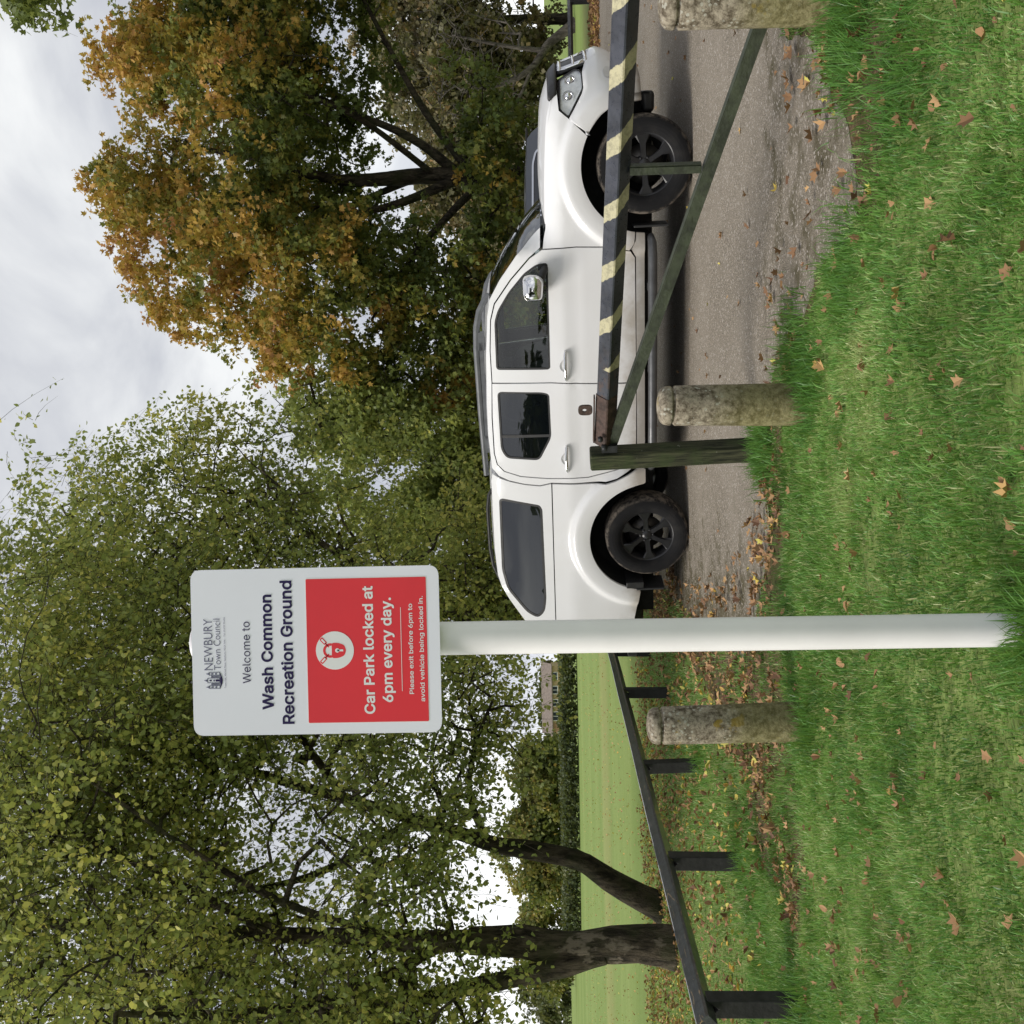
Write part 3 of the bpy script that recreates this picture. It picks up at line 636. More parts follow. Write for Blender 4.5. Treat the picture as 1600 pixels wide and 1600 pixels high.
# --- background trees, each on its own trunk
def far_tree(label, x, y, h, rx, nl, ls, mat_, tint0, amp, seed, name='broadleaf_tree', zlo=.6, bark=BARK_B, thr=-.25, ncl=260, spread=.5, group=None, trunk_r=.25):
    z0 = float(ngz(np.array(x), np.array(y))); rz_ = (h - zlo) / 2
    tree(name, label, 'tree' if 'bush' not in name else 'bush', (x, y, z0),
         [([(x, y, z0 - .1), (x + .1, y, z0 + h * .25), (x + .05, y, z0 + h * .5), (x, y, z0 + h * .8)], trunk_r, .05), ([(x, y, z0 + h * .25), (x - rx * .5, y - .4, z0 + h * .5)], trunk_r * .5, .04), ([(x, y, z0 + h * .3), (x + rx * .5, y - .3, z0 + h * .55)], trunk_r * .5, .04)],
         envelope([((x, y, z0 + zlo + rz_ * .95), (rx, rx * .8, rz_)), ((x - rx * .35, y - .3, z0 + zlo + rz_ * .7), (rx * .7, rx * .6, rz_ * .65)), ((x + rx * .4, y, z0 + zlo + rz_ * 1.1), (rx * .6, rx * .6, rz_ * .7))], ncl, .4, thr, 1.8, seed, z0 + .3),
         nl, ls, spread, t_green(seed, tint0, amp, .03), T_BIG, mat_, bark, seg=.7, rtip=.018, group=group, nspray=4, fine=0)
G1 = 'dark trees at the right beyond the car park'
for lab, x, y, h, rx, nl, m_, t0, sd_ in [
    ('brown grey twiggy tree beyond the leaning leafless tree', 20.6, 43, 9.4, 4.0, 34000, DARKL, .62, 71.),
    ('brown half bare tree right of the maple above the pickup bonnet', 16.8, 41, 8.0, 3.2, 26000, DARKL, .55, 72.),
    ('olive brown tree with yellowing top behind the maple', 13.0, 44, 7.6, 3.4, 26000, DARKL, .6, 73.),
    ('low dark tree behind the maple trunk', 9.6, 42, 4.8, 3.2, 20000, DARKL, .3, 74.),
    ('dark green low tree left of the maple trunk', 5.6, 40, 4.2, 2.8, 18000, HEDGE, .5, 75.)]:
    far_tree(lab, x, y, h, rx, nl, .20, m_, t0, .3, sd_, group=G1, zlo=1.0 if h > 6 else .3)
# one leaning bare tree in front of them
tb = thing('bare_tree', 'leaning leafless tree with spreading grey twigs beyond the pickup bonnet', 'tree', (17.3, 36.5, .05), 0, None)
twc = envelope([((15.3, 36.5, 4.4), (2.8, 1.6, 2.6)), ((17.8, 36.6, 4.0), (2.0, 1.4, 2.4))], 520, .5, -.5, 1.8, 81., 1.2)
tubes, br, tips, tw = grow([([(17.3, 36.5, -.02), (16.7, 36.5, .9), (15.9, 36.5, 1.5), (15.3, 36.4, 2.4), (15.0, 36.4, 4.0)], .20, .04), ([(16.4, 36.5, 1.1), (16.6, 36.4, 2.6), (17.0, 36.3, 4.4)], .10, .03), ([(15.7, 36.5, 1.6), (14.6, 36.4, 2.1), (13.6, 36.3, 2.8)], .09, .03)], twc, .4, .012, .05)
mb = MB(); bb = Vector(tb.location); limb_mesh(mb, [([p - bb for p in pts], rs) for pts, rs in tubes])
TWIG = bark_mat('bark_twig', (0.035, 0.030, 0.026), (0.13, 0.115, 0.10), 6)
mb.build('trunk', TWIG, tb); link('branches', arr_mesh('branches', br[0] - np.array(bb), br[1], br[2]), TWIG, tb)['kind'] = 'stuff'

far_tree('rounded yellow green bush right beside the distant house', -17.6, 66, 4.4, 2.8, 12000, .26, BUSH, .52, .35, 91., 'bushy_tree', .2, thr=-.35)
far_tree('taller autumn tinted bush across the field behind the leaning trunk', -22.2, 66, 5.5, 2.8, 14000, .26, BUSH, .60, .4, 92., 'bushy_tree', .2, thr=-.35)
far_tree('small green tree with orange patches between the two near trunks', -30.5, 72, 4.6, 3.2, 9000, .26, BUSH, .55, .45, 93., 'bushy_tree', .3, thr=-.3)
far_tree('grey green willow across the field beyond the thick forked trunk', -45.5, 100, 5.4, 5.0, 12000, .36, HEDGE, .75, .3, 94., 'willow_tree', .2, thr=-.35, spread=.6)
far_tree('dark tree standing behind the distant house', -43, 232, 6.6, 8.0, 6000, .9, HEDGE, .5, .3, 95., 'broadleaf_tree', .4, spread=1.1)
far_tree('hazy tree beside the distant house roof', -50.5, 215, 3.6, 5.5, 5000, .7, BUSH, .55, .3, 96., 'broadleaf_tree', .2, spread=1.0)
# trees standing behind the viewer (mirrored in the side windows of the pickup)
far_tree('tree behind the photographer mirrored darkly in the rear side window', -19, -11, 16.0, 5.4, 13000, .6, HEDGE, .25, .3, 97., zlo=.5)
far_tree('third tree behind the photographer mirrored in the canopy window', -25.5, -6.5, 14.5, 4.8, 12000, .6, HEDGE, .25, .3, 99., zlo=.5)
far_tree('second tree behind the photographer mirrored in the cab windows', -14.8, -15.5, 14.0, 4.4, 12000, .5, HEDGE, .3, .3, 98., zlo=.5)

# --- the clipped hedge along the far side of the field
def hedge(label, pts, hh, wd, n, ls, seed):
    q0 = Vector(pts[0]); root = thing('hedge', label, 'hedge', (q0.x, q0.y, float(ngz(np.array(q0.x), np.array(q0.y)))))
    seglen = [(Vector(pts[i + 1]) - Vector(pts[i])).length for i in range(len(pts) - 1)]; tot = sum(seglen)
    s = RNG.uniform(0, tot, n); P = np.zeros((n, 3)); acc = 0
    for i, l_ in enumerate(seglen):
        k = (s >= acc) & (s < acc + l_); f_ = (s[k] - acc) / l_; a = np.array(pts[i]); b = np.array(pts[i + 1])
        P[k, :2] = a + (b - a) * f_[:, None]; acc += l_
    top = hh * (1 + .10 * np.array([noise.noise(Vector((q * .35, seed, 0))) + .6 * noise.noise(Vector((q * 1.3, seed, 4))) for q in s]))
    P[:, 2] = ngz(P[:, 0], P[:, 1]) + top * RNG.random(n) ** .7
    P[:, 1] += RNG.normal(0, wd / 2.2, n); P[:, 0] += RNG.normal(0, .12, n)
    tn = np.clip(.45 + .4 * np.array([noise.noise(Vector(q * .6)) for q in P]) + RNG.normal(0, .15, n), 0, 1)
    V, L, T, tn = leaves(P - np.array(root.location), RNG.uniform(ls * .6, ls * 1.3, n), tn, T_BIG, 0, .2)
    link('foliage', arr_mesh('foliage', V, L, T, tn), HEDGE, root)
    mb = MB()
    for k in range(int(tot / 1.2)):
        d_ = k * 1.2 + .4; acc = 0
        for i, l_ in enumerate(seglen):
            if d_ < acc + l_:
                p = Vector(pts[i]).lerp(Vector(pts[i + 1]), (d_ - acc) / l_); break
            acc += l_
        z_ = float(ngz(np.array(p.x), np.array(p.y))); b = Vector((p.x, p.y, z_)) - Vector(root.location)
        mb.tube([b, b + Vector((random.uniform(-.1, .1), 0, hh * .45)), b + Vector((random.uniform(-.3, .3), 0, hh * .85))], [.05, .035, .015], 5)
    mb.build('stems', BARK_B, root)['kind'] = 'stuff'
hedge('long dark green hedge along the far edge of the mown field', [(-24.5, 57.5), (-12, 55.5), (2, 55)], 1.0, 1.0, 15000, .17, 3.)
hedge('low distant hedge across the field below the willow', [(-72, 112), (-40, 108), (-26, 80)], .9, 1.0, 6000, .26, 7.)

# ================================================================ the distant bungalow
BRICK = simple('buff_brick', (0.40, 0.30, 0.16), .9, 0, .18, 3.0, .2, 30); REDB = simple('red_brick', (0.42, 0.25, 0.15), .9, 0, .15, 3.0)
TILE = simple('roof_tile', (0.19, 0.155, 0.13), .9, 0, .2, 2.0, .3, 12); WHITE = simple('white_upvc', (0.78, 0.78, 0.76), .35, 0, .03); PANE = simple('far_pane', (0.03, 0.04, 0.05), .08, 0, .2)
hx, hy, hz_ = -37.2, 205, -1.9
hs = thing('house', 'distant buff brick bungalow with a grey brown tiled roof above the hedge', 'house', (hx, hy, hz_), R(3))
W2, D2, EV, RG = 6.6, 4.0, 3.75, 5.7
mb = MB(); mb.box((1.0, 0, EV / 2), (2 * W2 - 2, 2 * D2, EV)); mb.prism([(-W2 + 2, EV), (W2, EV), (W2 - .2, RG - .2), (-W2 + 2, RG - .2)], -.05, .05); mb.build('wall', BRICK, hs)
MB().box((-W2 + .98, .1, EV / 2), (2.0, 2 * D2 - .3, EV)).build('end_wall', REDB, hs)
rf = MB(); ov = .45
rf.add([(-W2 - ov, -D2 - ov, EV - .1), (W2 + ov, -D2 - ov, EV - .1), (W2 + ov, 0, RG), (-W2 - ov, 0, RG), (W2 + ov, D2 + ov, EV - .1), (-W2 - ov, D2 + ov, EV - .1)], [(0, 1, 2, 3), (3, 2, 4, 5)])
rf.add([(-W2 - ov, -D2 - ov, EV - .28), (W2 + ov, -D2 - ov, EV - .28), (W2 + ov, -D2 - ov, EV - .11), (-W2 - ov, -D2 - ov, EV - .11)], [(0, 1, 2, 3)])
rfo = rf.build('roof', TILE, hs); sm_ = rfo.modifiers.new('thickness', 'SOLIDIFY'); sm_.thickness = .15
for wx, ww in [(-3.2, 1.7), (-.6, 1.3), (1.9, 1.5), (4.6, 1.5)]:
    fr = MB()
    for c_, d_ in [((0, 0, .62), (ww, .12, .12)), ((0, 0, -.62), (ww, .12, .12)), ((-ww / 2, 0, 0), (.12, .12, 1.12)), ((ww / 2, 0, 0), (.12, .12, 1.12)), ((0, 0, 0), (.09, .10, 1.12))]: fr.box(c_, d_)
    o = fr.build('window', WHITE, hs); o.location = (wx, -D2 - .03, 3.08)
    MB().box((0, .03, 0), (ww - .12, .02, 1.12)).build('pane', PANE, o)

# ================================================================ knee rail fences (square rail set cornerwise on notched posts)
t = NT('black_rail'); P = t.obj()
sc_ = t.noise(3.0, 7, .7, t.map(P, (1.2, 9, 9)), 1.5); m_ = t.noise(20, 5, .7)
c = t.mix(t.rng(m_, .3, .7), (0.034, 0.036, 0.041), (0.085, 0.088, 0.098)); c = t.mix(t.rng(sc_, .60, .64), c, (0.36, 0.25, 0.15))
RAILM = t.done(t.bsdf(c, .30, coat=.35, spec=.8, normal=t.bump(t.noise(14, 6, .6, t.map(P, (.3, 4, 4))), .25, .01)))
POSTM = simple('black_post', (0.016, 0.016, 0.015), .7, 0, .5, 6, .4, 25)
def knee_rail(label, p0, p1, ys_posts, hgt, side=.092):
    a = Vector(p0); b = Vector(p1); d = (b - a).normalized()
    root = thing('knee_rail_fence', label, 'fence', (a.x, a.y, gz(a.x, a.y)), math.atan2(d.y, d.x)); Lg = (b - a).length
    h_ = side * .7071; mb = MB(); n = int(Lg / .45)
    pr = [(0, h_), (h_, 0), (0, -h_), (-h_, 0)]; ch = .012; oc = []
    for i in range(4):
        p, q, r_ = Vector(pr[i - 1]), Vector(pr[i]), Vector(pr[(i + 1) % 4]); oc += [q + (p - q).normalized() * ch, q + (r_ - q).normalized() * ch]
    vs = []
    for i in range(n + 1):
        s = i / n * Lg; p = a + d * s; z = gz(p.x, p.y) - root.location.z + hgt + .012 * noise.noise(Vector((s * .5, hgt * 9, 2)))
        vs += [(s, q.x + .01 * noise.noise(Vector((s * .6, 3, 1))), z + q.y) for q in oc]
    fs = [(i * 8 + k, i * 8 + (k + 1) % 8, i * 8 + 8 + (k + 1) % 8, i * 8 + 8 + k) for i in range(n) for k in range(8)] + [tuple(range(7, -1, -1)), tuple(range(n * 8, n * 8 + 8))]
    fs = [f_[::-1] for f_ in fs]
    mb.add(vs, fs).build('rail', RAILM, root)
    for s in ys_posts:
        p = a + d * s; z0 = gz(p.x, p.y) - root.location.z; zt = hgt - .028
        m2 = MB(); pw = .052                       # notched top: two cheeks either side of the rail
        m2.prism([(-pw, -.25), (pw, -.25), (pw, zt + .01), (0, zt - .055), (-pw, zt + .01)], -pw, pw)
        o = m2.build('post', POSTM, root, .006); o.location = (s, 0, z0); o.rotation_euler = (random.uniform(-.02, .02), random.uniform(-.02, .02), R(90))
knee_rail('long black knee rail running away past the two bare tree trunks', (-2.776, 5.52), (-1.02, 20.7), [.19, 1.93, 3.86, 6.12, 7.95, 9.7, 11.5, 13.3, 15.0], .535)
knee_rail('dark brown low rail crossing behind the pickup at the far edge of the car park', (-.9, 22.4), (17, 23.2), [.3, 2.3, 4.3, 6.3, 8.3, 10.3, 12.3, 14.3, 16.3], .50)

# ================================================================ concrete bollards
def bollard_mat():
    t = NT('lichen_concrete'); P = t.obj(); o3 = t.n('ShaderNodeObjectInfo').outputs['Random']
    Pj = t.n('ShaderNodeVectorMath', {0: P, 1: (0, 0, 0)}, operation='ADD'); t.set(Pj.inputs[1], t.n('ShaderNodeCombineXYZ', {0: t.math('MULTIPLY', o3, 9.0), 1: t.math('MULTIPLY', o3, 5.0)}).outputs[0]); P2 = Pj.outputs[0]
    z = t.xyz(P)[2]
    a = t.noise(26, 7, .72, P2); b = t.noise(80, 4, .7, P2); g = t.noise(5, 5, .6, P2); v = t.n('ShaderNodeTexVoronoi', {'Vector': P2, 'Scale': 42.0, 'Randomness': 1.0}).outputs['Distance']
    c = t.mix(t.rng(a, .33, .66), (0.085, 0.066, 0.044), (0.40, 0.35, 0.27))
    c = t.mix(t.math('MULTIPLY', t.rng(b, .55, .68), .4), c, (0.05, 0.04, 0.03))
    spots = t.math('MULTIPLY', t.math('LESS_THAN', v, .30), t.rng(t.noise(9, 3, .5, P2), .46, .54))
    c = t.mix(t.math('MULTIPLY', spots, .75), c, (0.46, 0.45, 0.38))
    c = t.mix(t.math('MULTIPLY', t.rng(t.noise(7, 4, .6, t.map(P2, (1, 1, 1), (4, 4, 4))), .60, .66), .8), c, (0.32, 0.22, 0.035))
    low = t.rng(t.math('ADD', z, t.math('MULTIPLY', t.math('SUBTRACT', g, .5), .35)),   .50, .24)
    c = t.mix(t.math('MULTIPLY', low, .85), c, t.mix(t.rng(a, .35, .65), (0.120, 0.108, 0.042), (0.250, 0.228, 0.105)))
    return t.done(t.bsdf(c, .95, normal=t.bump(t.math('ADD', a, t.math('MULTIPLY', b, .6)), .9, .008), spec=.15))
BOLL = bollard_mat()
def bollard(label, x, y, h, r_, tilt, grow_=1.0):
    z0 = gz(x, y); gzv = h - .075
    prof = [(r_ * 1.06, -.15), (r_ * 1.05, .1), (r_, gzv - .012), (r_ * .97, gzv - .008), (r_ * .84, gzv - .005), (r_ * .84, gzv + .004), (r_ * .96, gzv + .007), (r_ * .985, gzv + .014)]
    for k in range(1, 9):
        a = k / 8 * math.pi / 2; prof.append((r_ * (.98 * (1 - (math.sin(a)) ** 3.2) ** .5 if k < 8 else 0.001), gzv + .014 + (h - gzv - .014) * (math.sin(a) if k < 8 else 1)))
    pp = []
    for i in range(len(prof) - 1):
        k = 10 if i == 1 else 1
        for q in range(k): s = q / k; pp.append((prof[i][0] * (1 - s) + prof[i + 1][0] * s, prof[i][1] * (1 - s) + prof[i + 1][1] * s))
    pp.append(prof[-1])
    o = MB().lathe(pp, 48, jit=lambda a, hh: .020 * noise.noise(Vector((math.cos(a) * 2.2 + x * 3, math.sin(a) * 2.2, hh * 5))) - .05 * max(0, noise.noise(Vector((math.cos(a) * 4 + x * 7, math.sin(a) * 4, hh * 9))) - .38) + .006 * noise.noise(Vector((math.cos(a) * 11 + x, math.sin(a) * 11, hh * 34)))).build('bollard', BOLL)
    o.location = (x, y, z0); o.rotation_euler = (tilt[0], tilt[1], random.uniform(0, 6)); tag(o, label, 'bollard', 'concrete bollards along the grass')
bollard('lichen covered round concrete bollard standing alone before the black knee rail', -1.127, 5.41, .80, .098, (R(.8), R(-.6)))
bollard('weathered round concrete bollard standing beside the wooden gate post', .493, 5.02, .71, .098, (R(-1.0), R(-1.2)))
bollard('largest round concrete bollard, standing in front of the diagonal brace of the barrier', 2.05, 4.16, .72, .11, (0, .0))

# ================================================================ gate and its post
t = NT('old_green_timber'); P = t.obj(); g_ = t.noise(9, 8, .7, t.map(P, (6, 6, .5)), .8); m_ = t.noise(6, 5)
c = t.mix(t.rng(g_, .35, .65), (0.014, 0.017, 0.010), (0.070, 0.072, 0.040)); c = t.mix(t.math('MULTIPLY', t.rng(m_, .45, .65), .55), c, (0.045, 0.066, 0.022)); c = t.mix(t.rng(t.noise(26, 4, .7), .68, .72), c, (0.26, 0.27, 0.22))
TIMBER = t.done(t.bsdf(c, .85, normal=t.bump(g_, .8, .01), spec=.2))
gp = MB(); gp.box((0, 0, .43), (.112, .112, 1.16), None, .008)
gpo = gp.build('gate_post', TIMBER, None, .004); gpo.location = (.338, 6.06, 0); gpo.rotation_euler = (R(.5), R(-1.9), R(-38)); tag(gpo, 'greenish black square wooden post carrying the hinged end of the barrier', 'post')
GA = Vector((.42, 5.97, 0)); gd = Vector((.7348, -.67828, 0)); gang = math.atan2(gd.y, gd.x)
gate = thing('barrier_gate', 'black steel swing barrier with faded yellow stripes and a diagonal brace', 'gate', GA, gang)
t = NT('striped_barrier_paint'); P = t.obj(); x, y, z = t.xyz(P)
ph = t.math('FRACT', t.math('DIVIDE', t.math('ADD', t.math('ADD', x, t.math('MULTIPLY', z, 1.05)), -.02), .317)); 
wob = t.math('MULTIPLY', t.math('SUBTRACT', t.noise(30, 4, .6), .5), .10)
ps = t.math('ADD', ph, wob); stripe = t.math('MULTIPLY', t.rng(ps, .36, .375), t.rng(ps, .655, .64)); stripe = t.math('MULTIPLY', stripe, t.math('GREATER_THAN', x, .50))
wear = t.noise(38, 6, .75); blk = t.mix(t.rng(t.noise(7, 6, .7), .3, .7), (0.015, 0.017, 0.024), (0.048, 0.052, 0.068)); yel = t.mix(t.rng(wear, .4, .66), (0.50, 0.46, 0.29), (0.29, 0.265, 0.17))
c = t.mix(stripe, blk, yel)
rust = t.math('MULTIPLY', t.rng(t.noise(11, 6, .7, t.map(P, (1, 2, 2))), .46, .62), t.rng(x, .75, .15)); c = t.mix(t.math('MULTIPLY', rust, .8), c, (0.10, 0.055, 0.032))
BARM = t.done(t.bsdf(c, t.rng(wear, .3, .7, .24, .42), normal=t.bump(wear, .12, .004), coat=.15, spec=.6))
GREENB = simple('algae_black_paint', (0.032, 0.040, 0.022), .55, 0, .45, 12, .3, 60); RUST = simple('rusty_steel', (0.062, 0.038, 0.030), .7, .2, .45, 25, .4, 90); STEELD = simple('dark_steel', (0.02, 0.021, 0.022), .5, .4, .4, 20)
def diamond(mb, p, q, side, ch=.006, n=10, tilt=45):
    p = Vector(p); q = Vector(q); d = (q - p).normalized(); u_ = Vector((0, 1, 0)); v_ = d.cross(u_).normalized(); v_ = -v_ if v_.z < 0 else v_
    oc = []
    for k in range(4):
        for s in (-1, 1):
            a = math.radians(tilt + 90 * k) ; e1 = Vector((math.cos(a), math.sin(a))); e2 = Vector((-e1.y, e1.x)); w_ = e1 * side / 2 + e2 * s * (side / 2 - ch); oc.append(w_)
    vs = []
    for i in range(n + 1):
        c_ = p.lerp(q, i / n); vs += [c_ + u_ * w_.x + v_ * w_.y for w_ in oc]
    fs = [(i * 8 + k, i * 8 + 8 + k, i * 8 + 8 + (k + 1) % 8, i * 8 + (k + 1) % 8) for i in range(n) for k in range(8)] + [tuple(range(8)), tuple(range(n * 8 + 7, n * 8 - 1, -1))]
    mb.add(vs, fs)
mb = MB(); diamond(mb, (.26, 0, .918), (3.75, 0, .862), .088); mb.build('bar', BARM, gate)
mb = MB(); diamond(mb, (-.035, 0, .925), (.315, 0, .920), .094, .008, 4); mb.box((.14, -.002, .990), (.32, .04, .008)); mb.build('sleeve', RUST, gate, .002)   # rusty hinge sleeve over the end of the bar
mb = MB(); hole = [(.012 * math.cos(2 * math.pi * k / 16), .012 * math.sin(2 * math.pi * k / 16)) for k in range(16)]
tabp = rounded([(-.034, -.045), (.034, -.045), (.034, .036), (-.034, .036)], .03, 6)
v, f = cdt(resample(tabp, .012), [hole], .012)
vs = [(a_, -.006, b_) for a_, b_ in v] + [(a_, .006, b_) for a_, b_ in v]; nv = len(v)
mb.add(vs, [tuple(q) for q in f] + [tuple(q[::-1] + nv) for q in f])
for lp in (tabp, hole): mb.add([(a_, -.006, b_) for a_, b_ in lp] + [(a_, .006, b_) for a_, b_ in lp], [(k, (k + 1) % len(lp), len(lp) + (k + 1) % len(lp), len(lp) + k) for k in range(len(lp))])
o = mb.build('padlock_tab', RUST, gate); o.location = (.205, .0, 1.044)
mb = MB(); mb.lathe([(.001, -.022), (.018, -.02), (.018, .02), (.001, .022)], 14, 'Y', (-.02, -.06, .93)); mb.box((-.04, -.03, .90), (.05, .06, .09)); mb.lathe([(.001, .02), (.016, .02), (.016, .0), (.001, .0)], 6, 'Y', (.05, -.085, .955)); mb.build('hinge', STEELD, gate)
def lbar(mb, p, q, wd, th):                  # an angle-iron
    p = Vector(p); q = Vector(q); d = (q - p).normalized(); v_ = Vector((0, 1, 0)).cross(d).normalized(); v_ = -v_ if v_.z < 0 else v_
    L = [(0, wd / 2), (0, -wd / 2), (-th, -wd / 2), (-th, wd / 2 - th), (wd * .8, wd / 2 - th), (wd * .8, wd / 2)]
    vs = [c_ + Vector((0, 1, 0)) * (a_ - .03) + v_ * b_ for c_ in (p, q) for a_, b_ in L]
    mb.add(vs, [(k, (k + 1) % 6, 6 + (k + 1) % 6, 6 + k) for k in range(6)] + [tuple(range(6)), tuple(range(11, 5, -1))])
mb = MB(); lbar(mb, (-.03, 0, .885), (2.62, 0, .215), .058, .006); mb.build('brace', GREENB, gate)
mb = MB(); lbar(mb, (1.622, .012, .505), (1.622, .012, .842), .042, .006); mb.build('strut', GREENB, gate)
mb = MB(); lbar(mb, (2.58, .012, .235), (2.58, .012, .825), .042, .006); mb.build('strut', GREENB, gate)

# ================================================================ the car park sign
SIGNW = simple('sign_white', (0.82, 0.825, 0.93), .38, 0, .025, 2.0); POLEW = simple('pole_white', (0.87, 0.845, 0.87), .4, 0, .05, 3.0)
SRED = simple('sign_red', (0.74, 0.024, 0.036), .38, 0, .05, 2.5); NAVY = simple('sign_navy', (0.022, 0.014, 0.075), .6, 0, .05, spec=.2); SLATE = simple('sign_slate', (0.12, 0.12, 0.20), .4, 0, .05); SWH = simple('sign_lettering_white', (0.80, 0.80, 0.82), .4, 0, .02); ALU = simple('aluminium', (0.55, 0.55, 0.56), .35, .8, .1)
sg = thing('car_park_sign', 'white and red car park notice on a round white pole standing in the grass', 'sign', (-.345, 2.801, gz(-.345, 2.8)))
SO = Vector(sg.location); SW, SH = .447, .672
pl_ = MB(); pl_.tube([(0, 0, -.2), (.003, 0, 2.236 - SO.z)], .0455, 40, False)
tp_ = [(.0455, 0), (.0475, .001), (.0475, -.03), (.0455, -.03)]
dome = [(.0485, -.03), (.0485, 0)] + [(.0485 * math.cos(k / 6 * math.pi / 2), .012 * math.sin(k / 6 * math.pi / 2)) for k in range(1, 7)]
pl_.build('pole', POLEW, sg)
MB().lathe(dome, 32, 'Z', (.003, 0, 2.236 - SO.z)).build('pole_cap', POLEW, sg)
for zz in (1.72, 2.08): mb = MB(); mb.box((0, -.012, zz - SO.z), (.13, .085, .03), None, .004); mb.box((0, -.062, zz - SO.z), (.38, .012, .032)); mb.build('bracket', ALU, sg)
PX, PZ, PY = -.362 - SO.x, 1.888 - SO.z, -.071
pan = MB(); out_ = rounded([(-SW / 2, -SH / 2), (SW / 2, -SH / 2), (SW / 2, SH / 2), (-SW / 2, SH / 2)], .030, 8); pan.prism(out_, -.0015, .0015)
panel_ = pan.build('sign_panel', SIGNW, sg); panel_.location = (PX, PY, PZ); panel_.rotation_euler = (0, R(-.15), 0)
def sxy(xi, eta): return ((xi - .5) * SW, (.5 - eta) * SH)
def flat(name, polys, mat, lift, parent=None):
    mb = MB()
    for p in polys: mb.prism(p, -.0015 - lift, -.0015)
    return mb.build(name, mat, parent or panel_)
def disc(xi, eta, r_, n=40):
    x, z = sxy(xi, eta); return [(x + r_ * math.cos(2 * math.pi * k / n), z + r_ * math.sin(2 * math.pi * k / n)) for k in range(n)]
DG = bpy.context.evaluated_depsgraph_get
def house_font():                           # Blender's own grotesque if this build carries it, else its built-in face
    import os
    p = os.path.join(bpy.utils.system_resource('DATAFILES') or '', 'fonts', 'Inter.woff2')
    try: return bpy.data.fonts.load(p) if os.path.exists(p) else None
    except Exception: return None
GROTESK = house_font()
def lettering(text, x0, x1, cap, base, mat, bold=0.0, lift=.0012, serif=False):
    def conv(tx):                            # glyph outlines, filled by winding number (overlapping strokes merge)
        cu = bpy.data.curves.new('lettering', 'FONT'); cu.body = tx; cu.size = 1.0
        if GROTESK and not serif: cu.font = GROTESK
        ob = bpy.data.objects.new('lettering', cu); COL.objects.link(ob); bpy.context.view_layer.update()
        polys = []
        for sp in ob.to_curve(DG(), apply_modifiers=False).splines:
            bp = sp.bezier_points; n = len(bp); q = []
            for i in range(n):
                p0, p1 = bp[i], bp[(i + 1) % n]; a_, b_, c_, d_ = p0.co, p0.handle_right, p1.handle_left, p1.co
                st_ = ((a_ - b_).cross(d_ - a_)).length + ((d_ - c_).cross(d_ - a_)).length < 1e-5
                for k in range(1 if st_ else 5):
                    u_ = k / 5; q.append(a_ * (1 - u_) ** 3 + b_ * 3 * u_ * (1 - u_) ** 2 + c_ * 3 * u_ * u_ * (1 - u_) + d_ * u_ ** 3)
            o = []
            for p in q:
                if not o or (Vector(p[:2]) - Vector(o[-1])).length > 1e-4: o.append(tuple(p[:2]))
            if len(o) > 2 and (Vector(o[0]) - Vector(o[-1])).length < 1e-4: o.pop()
            if len(o) > 2: polys.append(o)
        ob.to_curve_clear(); bpy.data.objects.remove(ob); bpy.data.curves.remove(cu)
        ar = lambda o: sum(o[i][0] * o[(i + 1) % len(o)][1] - o[(i + 1) % len(o)][0] * o[i][1] for i in range(len(o)))
        sg_ = 1 if ar(max(polys, key=lambda o: abs(ar(o)))) > 0 else -1        # winding of the outer contours
        if bold: polys = [offset(o, bold * (1 if ar(o) * sg_ > 0 else -1)) for o in polys]
        pts, ed = [], []
        for o in polys: b0 = len(pts); pts += [Vector(p) for p in o]; ed += [(b0 + i, b0 + (i + 1) % len(o)) for i in range(len(o))]
        vo, _, fo, *_ = delaunay_2d_cdt(pts, ed, [], 0, 1e-6); v = np.array([tuple(p) for p in vo]); f = np.array([list(x) for x in fo]); c_ = v[f].mean(1); wn_ = np.zeros(len(f), int)
        for o in polys:
            A = np.array(o); Bq = np.roll(A, -1, 0)
            for (x1, y1), (x2, y2) in zip(A, Bq):
                if y1 == y2: continue
                xi = x1 + (c_[:, 1] - y1) / (y2 - y1) * (x2 - x1); hit = ((y1 <= c_[:, 1]) != (y2 <= c_[:, 1])) & (xi > c_[:, 0]); wn_ += hit * (1 if y2 > y1 else -1)
        f = f[wn_ != 0]; me = bpy.data.meshes.new('lettering'); me.from_pydata([(x, y, 0) for x, y in v], [], [tuple(map(int, q)) for q in f])
        used = v[np.unique(f)]; return me, np.column_stack([v, np.zeros(len(v))]), used
    hm, _, hc = conv('H'); bpy.data.meshes.remove(hm); h0 = hc[:, 1].max() - hc[:, 1].min(); b0 = hc[:, 1].min()
    me, co, us = conv(text)
    X0, Z0 = sxy(x0, base); X1, _ = sxy(x1, base); kz = (base - cap) * SH / h0; kx = (X1 - X0) / (us[:, 0].max() - us[:, 0].min())
    new = np.stack([X0 + (co[:, 0] - us[:, 0].min()) * kx, np.full(len(co), -.0015 - lift), Z0 + (co[:, 1] - b0) * kz], -1)
    me.vertices.foreach_set('co', new.astype(np.float32).ravel()); me.update(); me.name = 'lettering'
    return link('lettering', me, mat, panel_)
